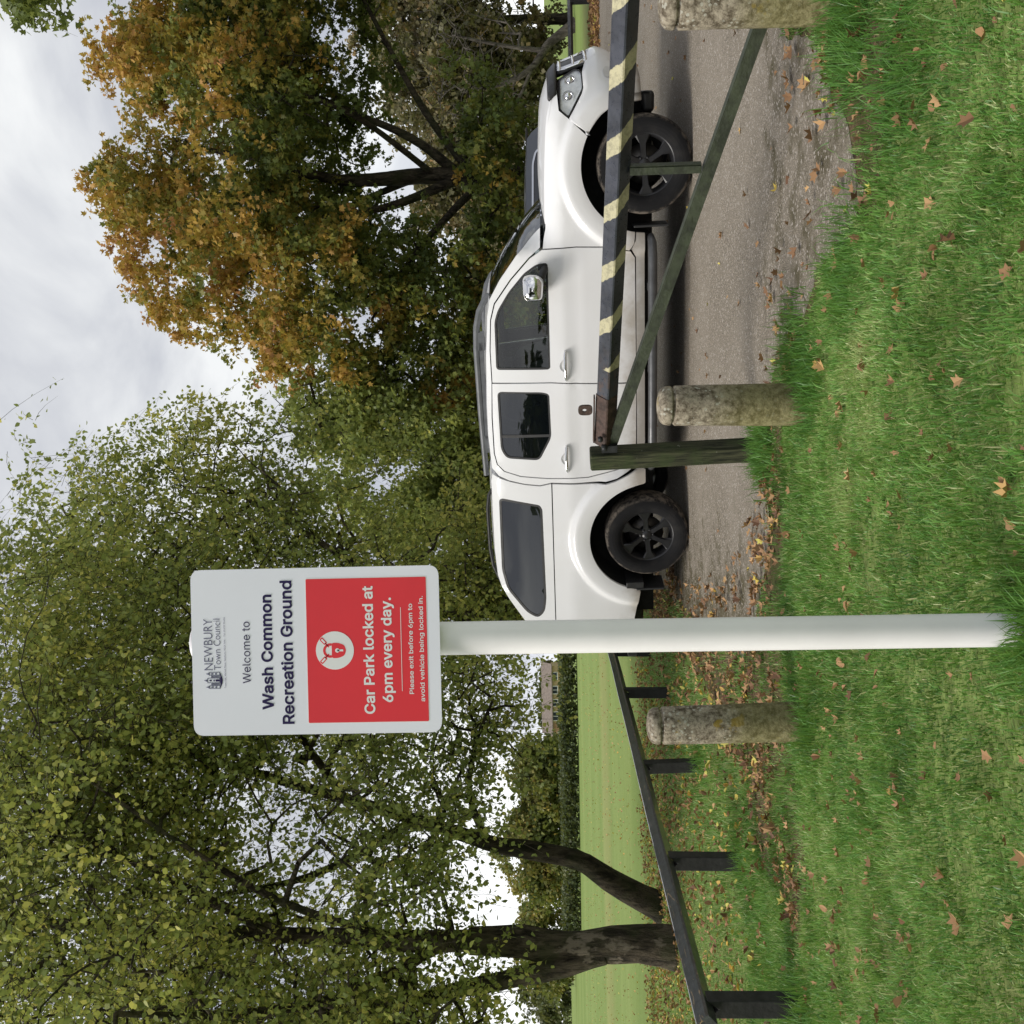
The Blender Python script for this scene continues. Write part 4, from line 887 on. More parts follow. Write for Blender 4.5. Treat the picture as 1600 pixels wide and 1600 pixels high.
# red half with its white keyline
a = sxy(.063, .463); b = sxy(.937, .952); kl = rounded([(a[0], b[1]), (b[0], b[1]), (b[0], a[1]), (a[0], a[1])], .006, 4)
flat('keyline', [kl], SWH, .0004); flat('red_panel', [offset(kl, -.0022)], SRED, .0008)
lettering('NEWBURY', .396, .705, .049, .084, SLATE, -.006, serif=True); lettering('Town Council', .396, .705, .089, .116, SLATE, -.006, serif=True)
lettering('Town Hall, Market Place, Newbury, RG14 5AA - Tel: 01635 35486', .287, .713, .130, .1365, SLATE)
lettering('Welcome to', .313, .684, .204, .236, NAVY, 0.0); lettering('Wash Common', .152, .844, .281, .327, NAVY, .022); lettering('Recreation Ground', .064, .926, .361, .409, NAVY, .020)
lettering('Car Park locked at', .117, .884, .692, .735, SWH, .020, .0014); lettering('6pm every day.', .185, .812, .766, .808, SWH, .020, .0014)
lettering('Please exit before 6pm to', .232, .773, .874, .892, SWH, .012, .0014); lettering('avoid vehicle being locked in.', .186, .817, .917, .935, SWH, .012, .0014)
x0, z0 = sxy(.25, .845); x1, _ = sxy(.752, .845); flat('rule', [[(x0, z0 - .0007), (x1, z0 - .0007), (x1, z0 + .0007), (x0, z0 + .0007)]], SWH, .0013)
flat('roundel', [disc(.501, .578, .0513)], SWH, .0014)
cxx, czz = sxy(.501, .578)
def q_(*p): return [(cxx + a_ * .0513, czz + b_ * .0513) for a_, b_ in p]
lock = [rounded(q_((-.40, .16), (-.40, -.18), (-.28, -.50), (0, -.60), (.28, -.50), (.40, -.18), (.40, .16)), .006, 4)]
ring = lambda ro, ri, a0, a1, ox, oz, n=14: [(cxx + (ox + ro * math.cos(a0 + (a1 - a0) * k / n)) * .0513, czz + (oz + ro * math.sin(a0 + (a1 - a0) * k / n)) * .0513) for k in range(n + 1)] + [(cxx + (ox + ri * math.cos(a1 - (a1 - a0) * k / n)) * .0513, czz + (oz + ri * math.sin(a1 - (a1 - a0) * k / n)) * .0513) for k in range(n + 1)]
lock.append(ring(.38, .25, -.25, math.pi + .25, 0, .24, 24))
for s in (-1, 1):                            # chain links running off to each upper side
    for k, (dx, dz, ln) in enumerate([(.30, .42, .17), (.50, .60, .20)]):
        ca, sa = math.cos(.75), math.sin(.75); pr = []
        w_ = .10 if k else .03
        for a_, b_ in [(-ln, -w_), (ln, -w_), (ln, w_), (-ln, w_)]: pr.append((s * (dx + a_ * ca - b_ * sa), dz + a_ * sa + b_ * ca))
        lock.append(rounded(q_(*pr), .003, 3))
flat('padlock_symbol', lock, SRED, .0018)
inn = [disc(.501, .588, .0058, 16)]; hx0, hz0 = sxy(.501, .588); inn.append([(hx0 - .0026, hz0 - .016), (hx0 + .0026, hz0 - .016), (hx0 + .0022, hz0), (hx0 - .0022, hz0)])
for s in (-1, 1):
    ca, sa = math.cos(.75), math.sin(.75); pr = [(s * (.50 + a_ * ca - b_ * sa), .60 + a_ * sa + b_ * ca) for a_, b_ in [(-.13, -.045), (.13, -.045), (.13, .045), (-.13, .045)]]; inn.append(q_(*pr))
flat('keyhole', inn, SWH, .0022)
# the town hall emblem: a turreted front with dark openings
def rc(xa, xb, ea, eb): a_ = sxy(xa, ea); b_ = sxy(xb, eb); return [(a_[0], b_[1]), (b_[0], b_[1]), (b_[0], a_[1]), (a_[0], a_[1])]
em = []
for xa, xb, et in [(.283, .303, .068), (.318, .348, .060), (.363, .383, .068)]:
    em += [rc(xa, xa + .0022, et, .112), rc(xb - .0022, xb, et, .112), rc(xa, xb, et, et + .0016), rc(xa, xb, .109, .112)]
    xm = (xa + xb) / 2; em += [rc(xm - .007, xm + .007, et - .004, et - .001), [sxy(xm - .004, et - .004), sxy(xm + .004, et - .004), sxy(xm, et - .014)], rc(xm - .004, xm + .004, et + .008, et + .016), rc(xm - .005, xm + .005, et + .024, et + .030)]
em += [rc(.303 + .003 * k, .3045 + .003 * k, .078, .110) for k in range(5)] + [rc(.348 + .003 * k, .3495 + .003 * k, .078, .110) for k in range(5)]
em += [rc(.303, .318, .076, .079), rc(.348, .363, .076, .079)]
flat('emblem', em, SLATE, .0010); flat('emblem_doorway', [rc(.327, .339, .094, .110), rc(.329, .337, .070, .077), [sxy(.290, .113), sxy(.376, .113), sxy(.352, .120), sxy(.333, .1225), sxy(.314, .120)]], NAVY, .0012)

# ================================================================ vehicles: shared builders
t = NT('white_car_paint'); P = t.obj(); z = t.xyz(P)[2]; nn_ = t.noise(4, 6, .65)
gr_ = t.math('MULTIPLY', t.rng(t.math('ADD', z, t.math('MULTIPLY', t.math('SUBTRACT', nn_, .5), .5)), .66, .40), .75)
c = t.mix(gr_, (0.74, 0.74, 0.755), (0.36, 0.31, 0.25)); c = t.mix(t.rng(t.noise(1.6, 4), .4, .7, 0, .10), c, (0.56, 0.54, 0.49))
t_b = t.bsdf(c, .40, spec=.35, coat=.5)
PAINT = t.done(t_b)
BLACKP = simple('black_plastic', (0.016, 0.016, 0.017), .5, 0, .3, 20, .1, 200); RUBBER = simple('seal_rubber', (0.010, 0.010, 0.011), .55, 0, .2); INNER = simple('inner_black', (0.008, 0.008, 0.008), .95, 0, .3)
t = NT('tyre_rubber'); P = t.obj(); x, y, z = t.xyz(P); rr = t.math('POWER', t.math('ADD', t.math('MULTIPLY', x, x), t.math('MULTIPLY', z, z)), .5)
mud = t.math('MULTIPLY', t.rng(rr, .345, .372), t.rng(t.noise(16, 5, .7), .36, .62)); c = t.mix(t.math('MULTIPLY', mud, .75), (0.010, 0.010, 0.011), (0.20, 0.17, 0.14))
c = t.mix(t.math('MULTIPLY', t.rng(t.noise(9, 4), .45, .7), .3), c, (0.032, 0.029, 0.026))
an = t.math('ARCTAN2', x, z); blocks = t.math('GREATER_THAN', t.math('FRACT', t.math('ADD', t.math('MULTIPLY', an, 9.5), t.math('MULTIPLY', t.math('ABSOLUTE', y), 9.0))), .30)
hgt_ = t.math('ADD', t.math('MULTIPLY', blocks, t.rng(rr, .350, .358)), t.math('MULTIPLY', t.math('GREATER_THAN', t.math('SINE', t.math('MULTIPLY', rr, 260.0)), .6), .12))
TYRE = t.done(t.bsdf(c, .8, normal=t.bump(hgt_, .8, .012), spec=.18))
RIMM = simple('black_alloy', (0.020, 0.020, 0.022), .33, .25, .2, 8); DISCM = simple('brake_disc', (0.07, 0.065, 0.06), .4, .8, .2); CHROME = simple('chrome', (0.72, 0.72, 0.73), .10, 1.0, .04); GREYT = simple('grey_roof_bar', (0.14, 0.145, 0.155), .42, .3, .15); STEPM = simple('step_steel', (0.085, 0.087, 0.092), .38, .4, .2)
SEAT = simple('seat_fabric', (0.035, 0.036, 0.040), .85, 0, .2, 30); DASH = simple('dash_plastic', (0.03, 0.031, 0.034), .6, 0, .2)
def glass_mat(name, tint_, trans, refl=.10):
    t = NT(name)
    tr = t.n('ShaderNodeBsdfTransparent', {'Color': tint_}).outputs[0]; gl = t.n('ShaderNodeBsdfGlossy', {'Color': (1, 1, 1), 'Roughness': .015}).outputs[0]
    fr = t.math('POWER', t.n('ShaderNodeLayerWeight', {'Blend': .5}).outputs['Facing'], 3.0)
    dk = t.bsdf((0.006, 0.008, 0.010), .05, spec=0.0)
    base = t.n('ShaderNodeMixShader', {0: trans, 1: dk, 2: tr}).outputs[0]
    return t.done(t.n('ShaderNodeMixShader', {0: t.math('ADD', t.math('MULTIPLY', fr, .8), refl), 1: base, 2: gl}).outputs[0])
GLASS = glass_mat('front_glass', (0.74, 0.84, 0.79), 1.0, .07); TINT = glass_mat('privacy_glass', (0.22, 0.26, 0.28), .35, .10); CANG = glass_mat('canopy_glass', (0.05, 0.05, 0.06), .05, .095); LAMPG = glass_mat('lamp_glass', (0.95, 0.96, 0.97), 1.0, .05)

class Body:                                  # surfaces of a car body from a half width function
    def __init__(s, root, hw, inset): s.root = root; s.hw = hw; s.inset = inset
    def Y(s, x, z): return s.hw - s.inset(x, z)
    def panel(s, name, poly, mat, side=-1, holes=(), extra=0.0, flange=.03, grid=.055, parent=None, pts=(), step=.035, gap=.0):
        if gap: poly = offset(poly, -gap)
        oc = resample(poly, step); hs_ = [resample(h, step) for h in holes]
        v, f = cdt(oc, hs_, grid, pts)
        vs = [(x, side * (s.Y(x, z) - extra), z) for x, z in v]
        mb = MB(); ff = [tuple(q) if side < 0 else tuple(q[::-1]) for q in f.tolist()]; mb.add(vs, ff, True)
        if flange:
            for li, lp in enumerate([oc] + hs_):
                ar = sum(lp[i][0] * lp[(i + 1) % len(lp)][1] - lp[(i + 1) % len(lp)][0] * lp[i][1] for i in range(len(lp)))
                a_ = [(x, side * (s.Y(x, z) - extra), z) for x, z in lp]; b_ = [(x, side * (s.Y(x, z) - extra - flange), z) for x, z in lp]; n = len(lp)
                fl = [(i, i + n, (i + 1) % n + n, (i + 1) % n) for i in range(n)]
                if (ar < 0) ^ (li > 0) ^ (side > 0): fl = [q[::-1] for q in fl]
                mb.add(a_ + b_, fl)
        return mb.build(name, mat, parent or s.root)
    def span(s, name, rows, mat, n=17, parent=None, inset_=0.0, dz=0.0, flip=False, thick=0):
        vs = []
        for x, z, bx, bz in rows:
            w_ = s.Y(x, z) - inset_
            for k in range(n):
                u_ = -1 + 2 * k / (n - 1); b_ = 1 - abs(u_) ** 2.2; vs.append((x + bx * b_, u_ * w_, z + bz * b_ + dz))
        fs = [(i * n + k, i * n + k + 1, i * n + n + k + 1, i * n + n + k) for i in range(len(rows) - 1) for k in range(n - 1)]
        if flip: fs = [q[::-1] for q in fs]
        o = MB().add(vs, fs, True).build(name, mat, parent or s.root)
        if thick: m_ = o.modifiers.new('thickness', 'SOLIDIFY'); m_.thickness = thick; m_.offset = -1
        return o
def interp(x, xp, fp): return float(np.interp(x, xp, fp))
def dens(rows, k):                            # subdivide rows of numbers with Catmull-Rom
    o = []; n = len(rows); A = [np.array(r_, float) for r_ in rows]
    for i in range(n - 1):
        a, b, c_, d_ = A[max(i - 1, 0)], A[i], A[i + 1], A[min(i + 2, n - 1)]
        for q in range(k):
            s = q / k; o.append(tuple(0.5 * ((2 * b) + (c_ - a) * s + (2 * a - 5 * b + 4 * c_ - d_) * s * s + (3 * b - a - 3 * c_ + d_) * s ** 3)))
    o.append(tuple(A[-1])); return o
def arc(cx0, cz0, r_, a0, a1, n=22): return [(cx0 + r_ * math.cos(R(a0 + (a1 - a0) * k / n)), cz0 + r_ * math.sin(R(a0 + (a1 - a0) * k / n))) for k in range(n + 1)]
def make_wheel(root, x, y, rad, width, side, spokes=6, rim=None, rr=.245, label=None):
    k = rad / .381; kw = width / .25
    hub = MB(); hub.lathe([(.001, .0), (.155 * k, .0), (.155 * k, .025), (.001, .025)], 28, 'Y'); hub.lathe([(.001, -.05), (.06 * k, -.05), (.07 * k, 0), (.001, .0)], 20, 'Y')
    w_ = hub.build('wheel', DISCM, root); w_.location = (x, y, rad); w_.rotation_euler = (0, random.uniform(0, 1), 0 if side < 0 else math.pi)
    pr = [(rr - .008, -.100), (rr + .01, -.118), (.285 * k, -.131), (.315 * k, -.135), (.345 * k, -.130), (.362 * k, -.122), (.374 * k, -.106), (.380 * k, -.085), (.381 * k, -.04)]
    pr = [(a_, b_ * kw) for a_, b_ in pr]; pr = pr + [(a_, -b_) for a_, b_ in pr[::-1]]
    MB().lathe(pr, 64, 'Y').build('tyre', TYRE, w_)
    rm = MB(); rm.lathe([(a_, b_ * kw) for a_, b_ in [(rr + .004, -.112), (rr + .003, -.104), (rr - .012, -.100), (rr - .02, -.085), (rr - .03, -.06), (rr - .035, .03), (rr - .01, .11)]], 56, 'Y')
    for i in range(spokes):
        a = 2 * math.pi * i / spokes; M_ = Matrix.Rotation(-a, 4, 'Y'); ro = rr - .018
        o_ = [(.045, -.021), (.10, -.017), (.16, -.020), (ro, -.050), (ro, .050), (.16, .020), (.10, .017), (.045, .021)]
        n = len(o_); yo = [-.072, -.080, -.088, -.094, -.094, -.088, -.080, -.072]
        fr = [M_ @ Vector((p[0], yo[q] * kw, p[1])) for q, p in enumerate(o_)]; mid = [M_ @ Vector((p[0], (yo[q] + .012) * kw, p[1] * 1.35)) for q, p in enumerate(o_)]; bk = [M_ @ Vector((p[0], (yo[q] + .045) * kw, p[1] * 1.1)) for q, p in enumerate(o_)]
        rm.add(fr + mid + bk, [tuple(range(n))] + [(j * n + q, j * n + n + q, j * n + n + (q + 1) % n, j * n + (q + 1) % n) for j in (0, 1) for q in range(n)])
    rm.lathe([(.001, -.078 * kw), (.034, -.078 * kw), (.040, -.070 * kw), (.066, -.068 * kw), (.072, -.05 * kw), (.07, -.02 * kw)], 28, 'Y')
    for i in range(spokes):
        a = 2 * math.pi * (i + .5) / spokes; rm.lathe([(.010, -.060 * kw), (.010, -.078 * kw), (.001, -.080 * kw)], 6, 'Y', (.054 * math.cos(a), 0, .054 * math.sin(a)))
    rm.build('rim', rim or RIMM, w_)
    return w_

# ================================================================ the white pickup
P0 = Vector((-.27841, 9.3746, -.00778)); ex = Vector((.924312, -.380956, .022814)).normalized(); nnear = Vector((-.3810552, -.9245523, 0)); HW = .925
ez = nnear.cross(ex); ez = ez if ez.z > 0 else -ez; ez.normalize(); ey = ez.cross(ex).normalized()
org = P0 + nnear * .04 - nnear * HW
truck = thing('pickup_truck', 'white double cab pickup with hard top canopy and black wheels behind the barrier', 'pickup truck')
truck.matrix_world = Matrix(((ex.x, ey.x, ez.x, org.x), (ex.y, ey.y, ez.y, org.y), (ex.z, ey.z, ez.z, org.z), (0, 0, 0, 1)))
FA = (3.26, .365); RA = (.045, .385)
SZ = ([.36, .42, .6, .66, .73, .80, 1.04, 1.10, 1.16, 1.25], [.50, .56, .61, .645, .665, .635, .555, .50, .42, .38])
def t_inset(s, z):
    i = .020 * min(max((.8 - z) / .3, 0), 1.4) ** 2 if z < .8 else 0
    if z < .5: i += .05 * (.5 - z) / .3
    if z > 1.05: i += .20 * (z - 1.05) + .13 * max(0, z - 1.3) ** 2 + .35 * max(0, z - 1.70)
    w_ = sstep(2.62, 2.85, s); i += w_ * max(0, (z - 1.05) / .12) ** 2 * .075
    i += .010 * math.exp(-((z - .985) / .03) ** 2) * (1 - sstep(2.45, 2.75, s)) * sstep(.65, .8, s)
    if s > 3.5:
        S = interp(z, *SZ); k = min((s - 3.5) / S, .9995); i += HW * (1 - (1 - k ** 2.6) ** (1 / 2.6)) * 1.0
    if s < -.75: k = min((-.75 - s) / .45, .999); i += .10 * k ** 3
    for c_ in (FA, RA):
        d = math.hypot(s - c_[0], z - c_[1]); i -= .042 * (1 - sstep(.650, .712, d)) - .012 * (1 - sstep(.51, .58, d))
    return i
B = Body(truck, HW, t_inset)
def rings(c_, a0, a1): return [p for r_ in (.545, .585, .625, .65, .668, .686, .704, .722, .75) for p in arc(c_[0], c_[1], r_, a0, a1, 40)]
fd = [(2.64, 1.225), (2.651, .945), (2.639, .727), (2.597, .505), (2.54, .467), (1.497, .467), (1.529, 1.189), (1.517, 1.705), (1.80, 1.703), (2.06, 1.682), (2.20, 1.640), (2.40, 1.49), (2.575, 1.325)]
rdp = [(1.485, .467), (.915, .475), (.805, .527), (.72, .635), (.66, .902), (.649, 1.26), (.66, 1.50), (.70, 1.645), (.76, 1.705), (.86, 1.726), (1.20, 1.724), (1.505, 1.708), (1.519, 1.189)]
wf = [(2.54, 1.180), (2.528, 1.275), (2.455, 1.383), (2.30, 1.520), (2.145, 1.622), (2.05, 1.654), (1.632, 1.664), (1.640, 1.215), (1.655, 1.195)]
wr = [(1.437, 1.668), (.905, 1.668), (.822, 1.620), (.815, 1.325), (1.03, 1.212), (1.425, 1.214), (1.440, 1.28)]
wf = rounded(wf, .035, 5); wr = rounded(wr, .045, 5)
frame_out = [(2.80, 1.232), (2.599, 1.437), (2.40, 1.588), (2.235, 1.686), (2.099, 1.712), (1.755, 1.746), (1.3, 1.770), (1.027, 1.776), (.715, 1.762), (.65, 1.70), (.612, 1.61), (.586, 1.471), (.578, 1.333), (.606, 1.228), (.606, 1.0), (.615, .75), (.645, .65), (.70, .55), (.765, .45), (.81, .395), (2.735, .385), (2.745, .455), (2.68, .462), (2.615, .497),
             (2.545, .457), (.91, .465), (.797, .519), (.711, .631), (.65, .90), (.639, 1.26), (.65, 1.503), (.692, 1.652), (.755, 1.714), (.86, 1.736), (1.2, 1.734), (1.51, 1.714), (1.80, 1.712), (2.064, 1.691), (2.207, 1.649), (2.408, 1.499), (2.585, 1.333), (2.66, 1.238)]
ftop = [(2.80, 1.186), (3.2, 1.168), (3.56, 1.140), (3.80, 1.085), (3.875, 1.058)]
fender = [(2.650, 1.215), (2.660, .945), (2.648, .727), (2.608, .515), (2.66, .475), (2.748, .465)] + arc(FA[0], FA[1], .522, 168, 63, 30) + [(3.635, .975), (3.694, 1.045)] + ftop[::-1] + [(2.72, 1.205)]
bed = [(.590, 1.222), (.590, .75), (.615, .66), (.665, .55), (.735, .43), (.70, .395), (.575, .395)] + arc(RA[0], RA[1], .520, 3, 172, 40) + [(-.50, .450), (-.774, .505), (-1.10, .52), (-1.165, .60), (-1.165, 1.232), (-.80, 1.242), (-.06, 1.232)]
can = [(.592, 1.232), (.566, 1.333), (.574, 1.471), (.596, 1.60), (.622, 1.69), (.655, 1.762), (.587, 1.776), (.29, 1.783), (-.099, 1.788), (-.365, 1.775), (-.47, 1.745), (-.604, 1.672), (-.828, 1.528), (-1.02, 1.38), (-1.14, 1.250), (-.806, 1.251), (-.06, 1.241)]
cw = rounded([(.437, 1.715), (.385, 1.345), (.345, 1.322), (-.572, 1.325), (-.70, 1.345), (-.775, 1.412), (-.722, 1.515), (-.49, 1.690), (-.30, 1.732)], .05, 5)
for sd_ in (-1, 1):
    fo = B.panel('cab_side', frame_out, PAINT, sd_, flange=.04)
    B.panel('front_wing', fender, PAINT, sd_, grid=.05, pts=rings(FA, 60, 175), step=.03)
    d_ = B.panel('door', fd, PAINT, sd_, [wf])
    def window(door, hole, gmat, inner_gap=.016):
        B.panel('window_seal', offset(hole, .004), RUBBER, sd_, [offset(hole, -inner_gap)], .003, .02, .03, door, step=.025)
        return B.panel('window', offset(hole, -inner_gap + .003), gmat, sd_, (), .012, 0, .09, door, step=.04)
    window(d_, wf, GLASS)
    B.panel('door_lining', offset(fd, -.012), DASH, sd_, [offset(wf, .010)], .036, 0, .08, d_)
    def handle(door, xa, xb, z_):
        y_ = sd_ * B.Y((xa + xb) / 2, z_); n_ = sd_
        dish = [((xa + xb) / 2 + .055 * math.cos(2 * math.pi * k / 20), z_ + .052 * math.sin(2 * math.pi * k / 20)) for k in range(20)]
        mb = MB(); mb.tube([(xa, y_ - n_ * .005, z_), (xa + .012, y_ + n_ * .022, z_), (xa + .05, y_ + n_ * .034, z_ + .003), ((xa + xb) / 2, y_ + n_ * .038, z_ + .004), (xb - .05, y_ + n_ * .034, z_ + .003), (xb - .012, y_ + n_ * .022, z_), (xb, y_ - n_ * .005, z_)], [.010, .013, .014, .014, .014, .013, .010], 10)
        h_ = mb.build('door_handle', CHROME, door)
        cup = MB(); ring_ = [(p[0], y_ + n_ * .0015, p[1]) for p in dish]; inn_ = [((xa + xb) / 2 + (p[0] - (xa + xb) / 2) * .82, y_ - n_ * .004, z_ + (p[1] - z_) * .82) for p in dish]; cen_ = ((xa + xb) / 2, y_ - n_ * .012, z_)
        fs = [(k, (k + 1) % 20, 20 + (k + 1) % 20, 20 + k) for k in range(20)] + [(20 + k, 20 + (k + 1) % 20, 40) for k in range(20)]
        cup.add(ring_ + inn_ + [cen_], fs if sd_ < 0 else [q[::-1] for q in fs], True); cup.build('handle_cup', simple('handle_cup_paint', (.62, .62, .62), .35, 0, .03), door)
    handle(d_, 1.545, 1.800, 1.064)
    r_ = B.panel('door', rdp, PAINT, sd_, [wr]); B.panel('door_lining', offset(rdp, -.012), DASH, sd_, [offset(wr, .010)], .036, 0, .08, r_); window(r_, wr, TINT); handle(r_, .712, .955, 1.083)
    B.panel('window_bar', [(1.035, 1.215), (1.058, 1.215), (1.036, 1.668), (1.010, 1.668)], RUBBER, sd_, (), .006, .01, .08, r_)
    mb = MB()                                # chromed door mirror on a black foot
    y_ = B.Y(2.45, 1.22); prof = [(-.105, -.07), (.06, -.088), (.105, -.055), (.108, .03), (.085, .085), (-.06, .092), (-.105, .06)]
    lay = [(.02, .55), (.05, .90), (.10, 1.0), (.15, .985), (.185, .92), (.208, .80), (.221, .64), (.228, .44), (.231, .2), (.2315, .04)]; vs = []
    pp = rounded(prof, .04, 4); n = len(pp)
    for dy, k in lay: vs += [(2.36 + p[0] * k, sd_ * (y_ + dy), 1.305 + p[1] * k) for p in pp]
    fs = [(i * n + k, i * n + (k + 1) % n, i * n + n + (k + 1) % n, i * n + n + k) for i in range(len(lay) - 1) for k in range(n)] + [tuple(range(n)), tuple(range(len(lay) * n - 1, (len(lay) - 1) * n - 1, -1))]
    mb.add(vs, fs if sd_ > 0 else [q[::-1] for q in fs], True)
    mi = mb.build('door_mirror', CHROME, d_)
    mb = MB(); mb.tube([(2.50, sd_ * (y_ - .02), 1.205), (2.46, sd_ * (y_ + .05), 1.225), (2.40, sd_ * (y_ + .09), 1.245)], [.035, .032, .028], 10); mb.box((2.505, sd_ * (y_ + .004), 1.225), (.05, .02, .075)); mb.build('mirror_foot', BLACKP, mi)
    bd = B.panel('cargo_bed', bed, PAINT, sd_, grid=.05, pts=rings(RA, -20, 200), step=.03)
    cn = B.panel('canopy_side', can, PAINT, sd_, [cw])
    B.panel('window_seal', offset(cw, .004), RUBBER, sd_, [offset(cw, -.022)], .001, .02, .03, cn, step=.025); B.panel('side_window', offset(cw, -.019), CANG, sd_, (), .006, 0, .09, cn, step=.04)
    mb = MB(); y_ = sd_ * (B.Y(0, 1.78) - .03); mb.tube([(.50, y_, 1.775), (.44, y_, 1.808), (.30, y_, 1.830), (-.10, y_, 1.832), (-.28, y_, 1.812), (-.42, y_, 1.765)], [.012, .017, .017, .017, .017, .012], 8); mb.build('canopy_rail', BLACKP, cn)
    # roof bar with its feet
    mb = MB(); y_ = sd_ * (B.Y(1.5, 1.74) - .10)
    mb.tube([(2.26, y_, 1.690), (2.21, y_, 1.735), (2.12, y_, 1.785), (1.98, y_, 1.820), (1.80, y_, 1.832), (1.2, y_, 1.832), (.62, y_, 1.822)], [.024, .028, .029, .029, .029, .029, .027], 12)
    for fx in (1.86, .92): mb.box((fx, y_, 1.79), (.16, .05, .07))
    mb.box((1.4, y_ + sd_ * .01, 1.790), (.9, .03, .035)); mb.build('roof_bar', GREYT, truck)
    mb = MB(); ys_ = sd_ * (HW + .035); mb.tube([(2.705, ys_ - sd_ * .10, .335), (2.66, ys_ - sd_ * .02, .33), (2.55, ys_, .328), (1.6, ys_, .332), (.85, ys_, .338), (.75, ys_ - sd_ * .02, .34), (.70, ys_ - sd_ * .10, .345)], [.028, .036, .038, .038, .038, .036, .028], 14)
    for fx in (2.3, 1.6, .95): mb.box((fx, ys_ - sd_ * .13, .35), (.06, .25, .03))
    mb.build('side_step', STEPM, truck)
    mb = MB()                                # wheel arch liners
    for c_, a0, a1 in ((FA, -5, 182), (RA, -2, 185)):
        mb = MB(); aa = arc(c_[0], c_[1], .535, a0, a1, 24); n = len(aa); vs = [(p[0], sd_ * .905, p[1]) for p in aa] + [(p[0], sd_ * .52, p[1]) for p in aa]; mb.add(vs, [(k, k + 1, n + k + 1, n + k) for k in range(n - 1)])
        vs = [(p[0], sd_ * .52, p[1]) for p in aa]; mb.add(vs, [tuple(range(n))]); mb.build('wheel_arch_liner', INNER, truck)
    mb = MB(); mb.box((2.79, sd_ * .80, .335), (.018, .25, .28)); mb.build('mud_flap', BLACKP, truck, .006); mb = MB(); mb.box((-.46, sd_ * .82, .36), (.02, .27, .26)); mb.box((-.42, sd_ * .82, .50), (.06, .26, .16)); mb.build('mud_flap', BLACKP, truck, .006)
    # headlamp: bright bowl with two lamps behind clear glass
    hl = rounded([(3.700, 1.036), (3.642, .970), (3.845, .850), (3.965, .855), (3.99, .90), (3.92, 1.028)], .02, 3)
    h_ = B.panel('headlight', offset(hl, .004), RUBBER, sd_, [offset(hl, -.006)], .004, .02, .03, step=.02)
    B.panel('reflector', offset(hl, -.004), simple('lamp_reflector', (.86, .87, .88), .30, .0, .12, 26, .5, 45), sd_, (), .030, 0, .03, h_, step=.02)
    for lx, lz in ((3.79, .965), (3.90, .945)):
        mb = MB(); y_ = sd_ * (B.Y(lx, lz) - .022); mb.lathe([(.001, -.010 * -sd_ - .0), (.030, -.006 * -sd_), (.038, .012 * -sd_), (.044, .012 * -sd_), (.045, -.01 * -sd_)], 20, 'Y', (lx, y_, lz)); mb.build('lamp', CHROME, h_)
    B.panel('lens', offset(hl, -.003), LAMPG, sd_, (), .006, 0, .05, h_, step=.03)
    mb = MB(); y_ = B.Y(3.955, .655); fl = [(3.955 + .040 * math.cos(2 * math.pi * k / 18), .655 + .034 * math.sin(2 * math.pi * k / 18)) for k in range(18)]
    B.panel('fog_lamp', fl, simple('fog_cover', (.60, .60, .60), .4, 0, .05), sd_, (), -.016, .01, .02)
    rl = [(-1.160, .75), (-1.06, .75), (-1.06, 1.10), (-1.160, 1.10)]; B.panel('tail_light', rl, simple('tail_lamp_red', (.35, .01, .012), .15, 0, .1), sd_, (), -.006, .02, .06)
    make_wheel(truck, 3.26, sd_ * .79, .381, .25, sd_); make_wheel(truck, .045, sd_ * .79, .381, .25, sd_)

wsb = dens([(2.80, 1.232, .16, .0), (2.70, 1.338, .15, .0), (2.599, 1.437, .14, .0), (2.40, 1.588, .12, .005), (2.235, 1.686, .10, .01)], 3)
B.span('windscreen', wsb, glass_mat('windscreen_glass', (0.35, 0.42, 0.38), .6), 21, inset_=.03, dz=-.002, flip=True)
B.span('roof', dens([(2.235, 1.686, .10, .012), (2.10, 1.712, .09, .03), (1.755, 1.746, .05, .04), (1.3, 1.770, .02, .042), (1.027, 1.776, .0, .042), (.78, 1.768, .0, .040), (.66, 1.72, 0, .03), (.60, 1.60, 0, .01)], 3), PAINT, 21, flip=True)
hr = [(2.835, 1.186, .14, .040), (3.0, 1.177, .14, .055), (3.2, 1.168, .14, .058), (3.56, 1.140, .14, .060), (3.70, 1.112, .135, .055), (3.80, 1.085, .132, .045), (3.875, 1.058, .13, .035)]
B.span('bonnet', dens(hr, 3), PAINT, 25, inset_=.004, dz=.002, flip=True, thick=.012)
B.span('scuttle', [(2.79, 1.205, .155, .015), (2.84, 1.176, .14, .030)], BLACKP, 15, inset_=.02, flip=True)
for y0_, y1_ in ((-.52, .02), (.02, .56)): MB().tube([(2.95, y0_, 1.235), (2.90, (y0_ + y1_) / 2, 1.268), (2.80, y1_, 1.325)], [.012, .010, .006], 6).build('wiper', BLACKP, truck)
B.span('headliner', dens([(2.20, 1.655, .10, .010), (2.08, 1.672, .09, .02), (1.755, 1.700, .05, .03), (1.3, 1.715, .02, .03), (.80, 1.70, 0, .02)], 2), simple('headliner_cloth', (.16, .16, .16), .9, 0, .05), 17, inset_=.05, flip=True)
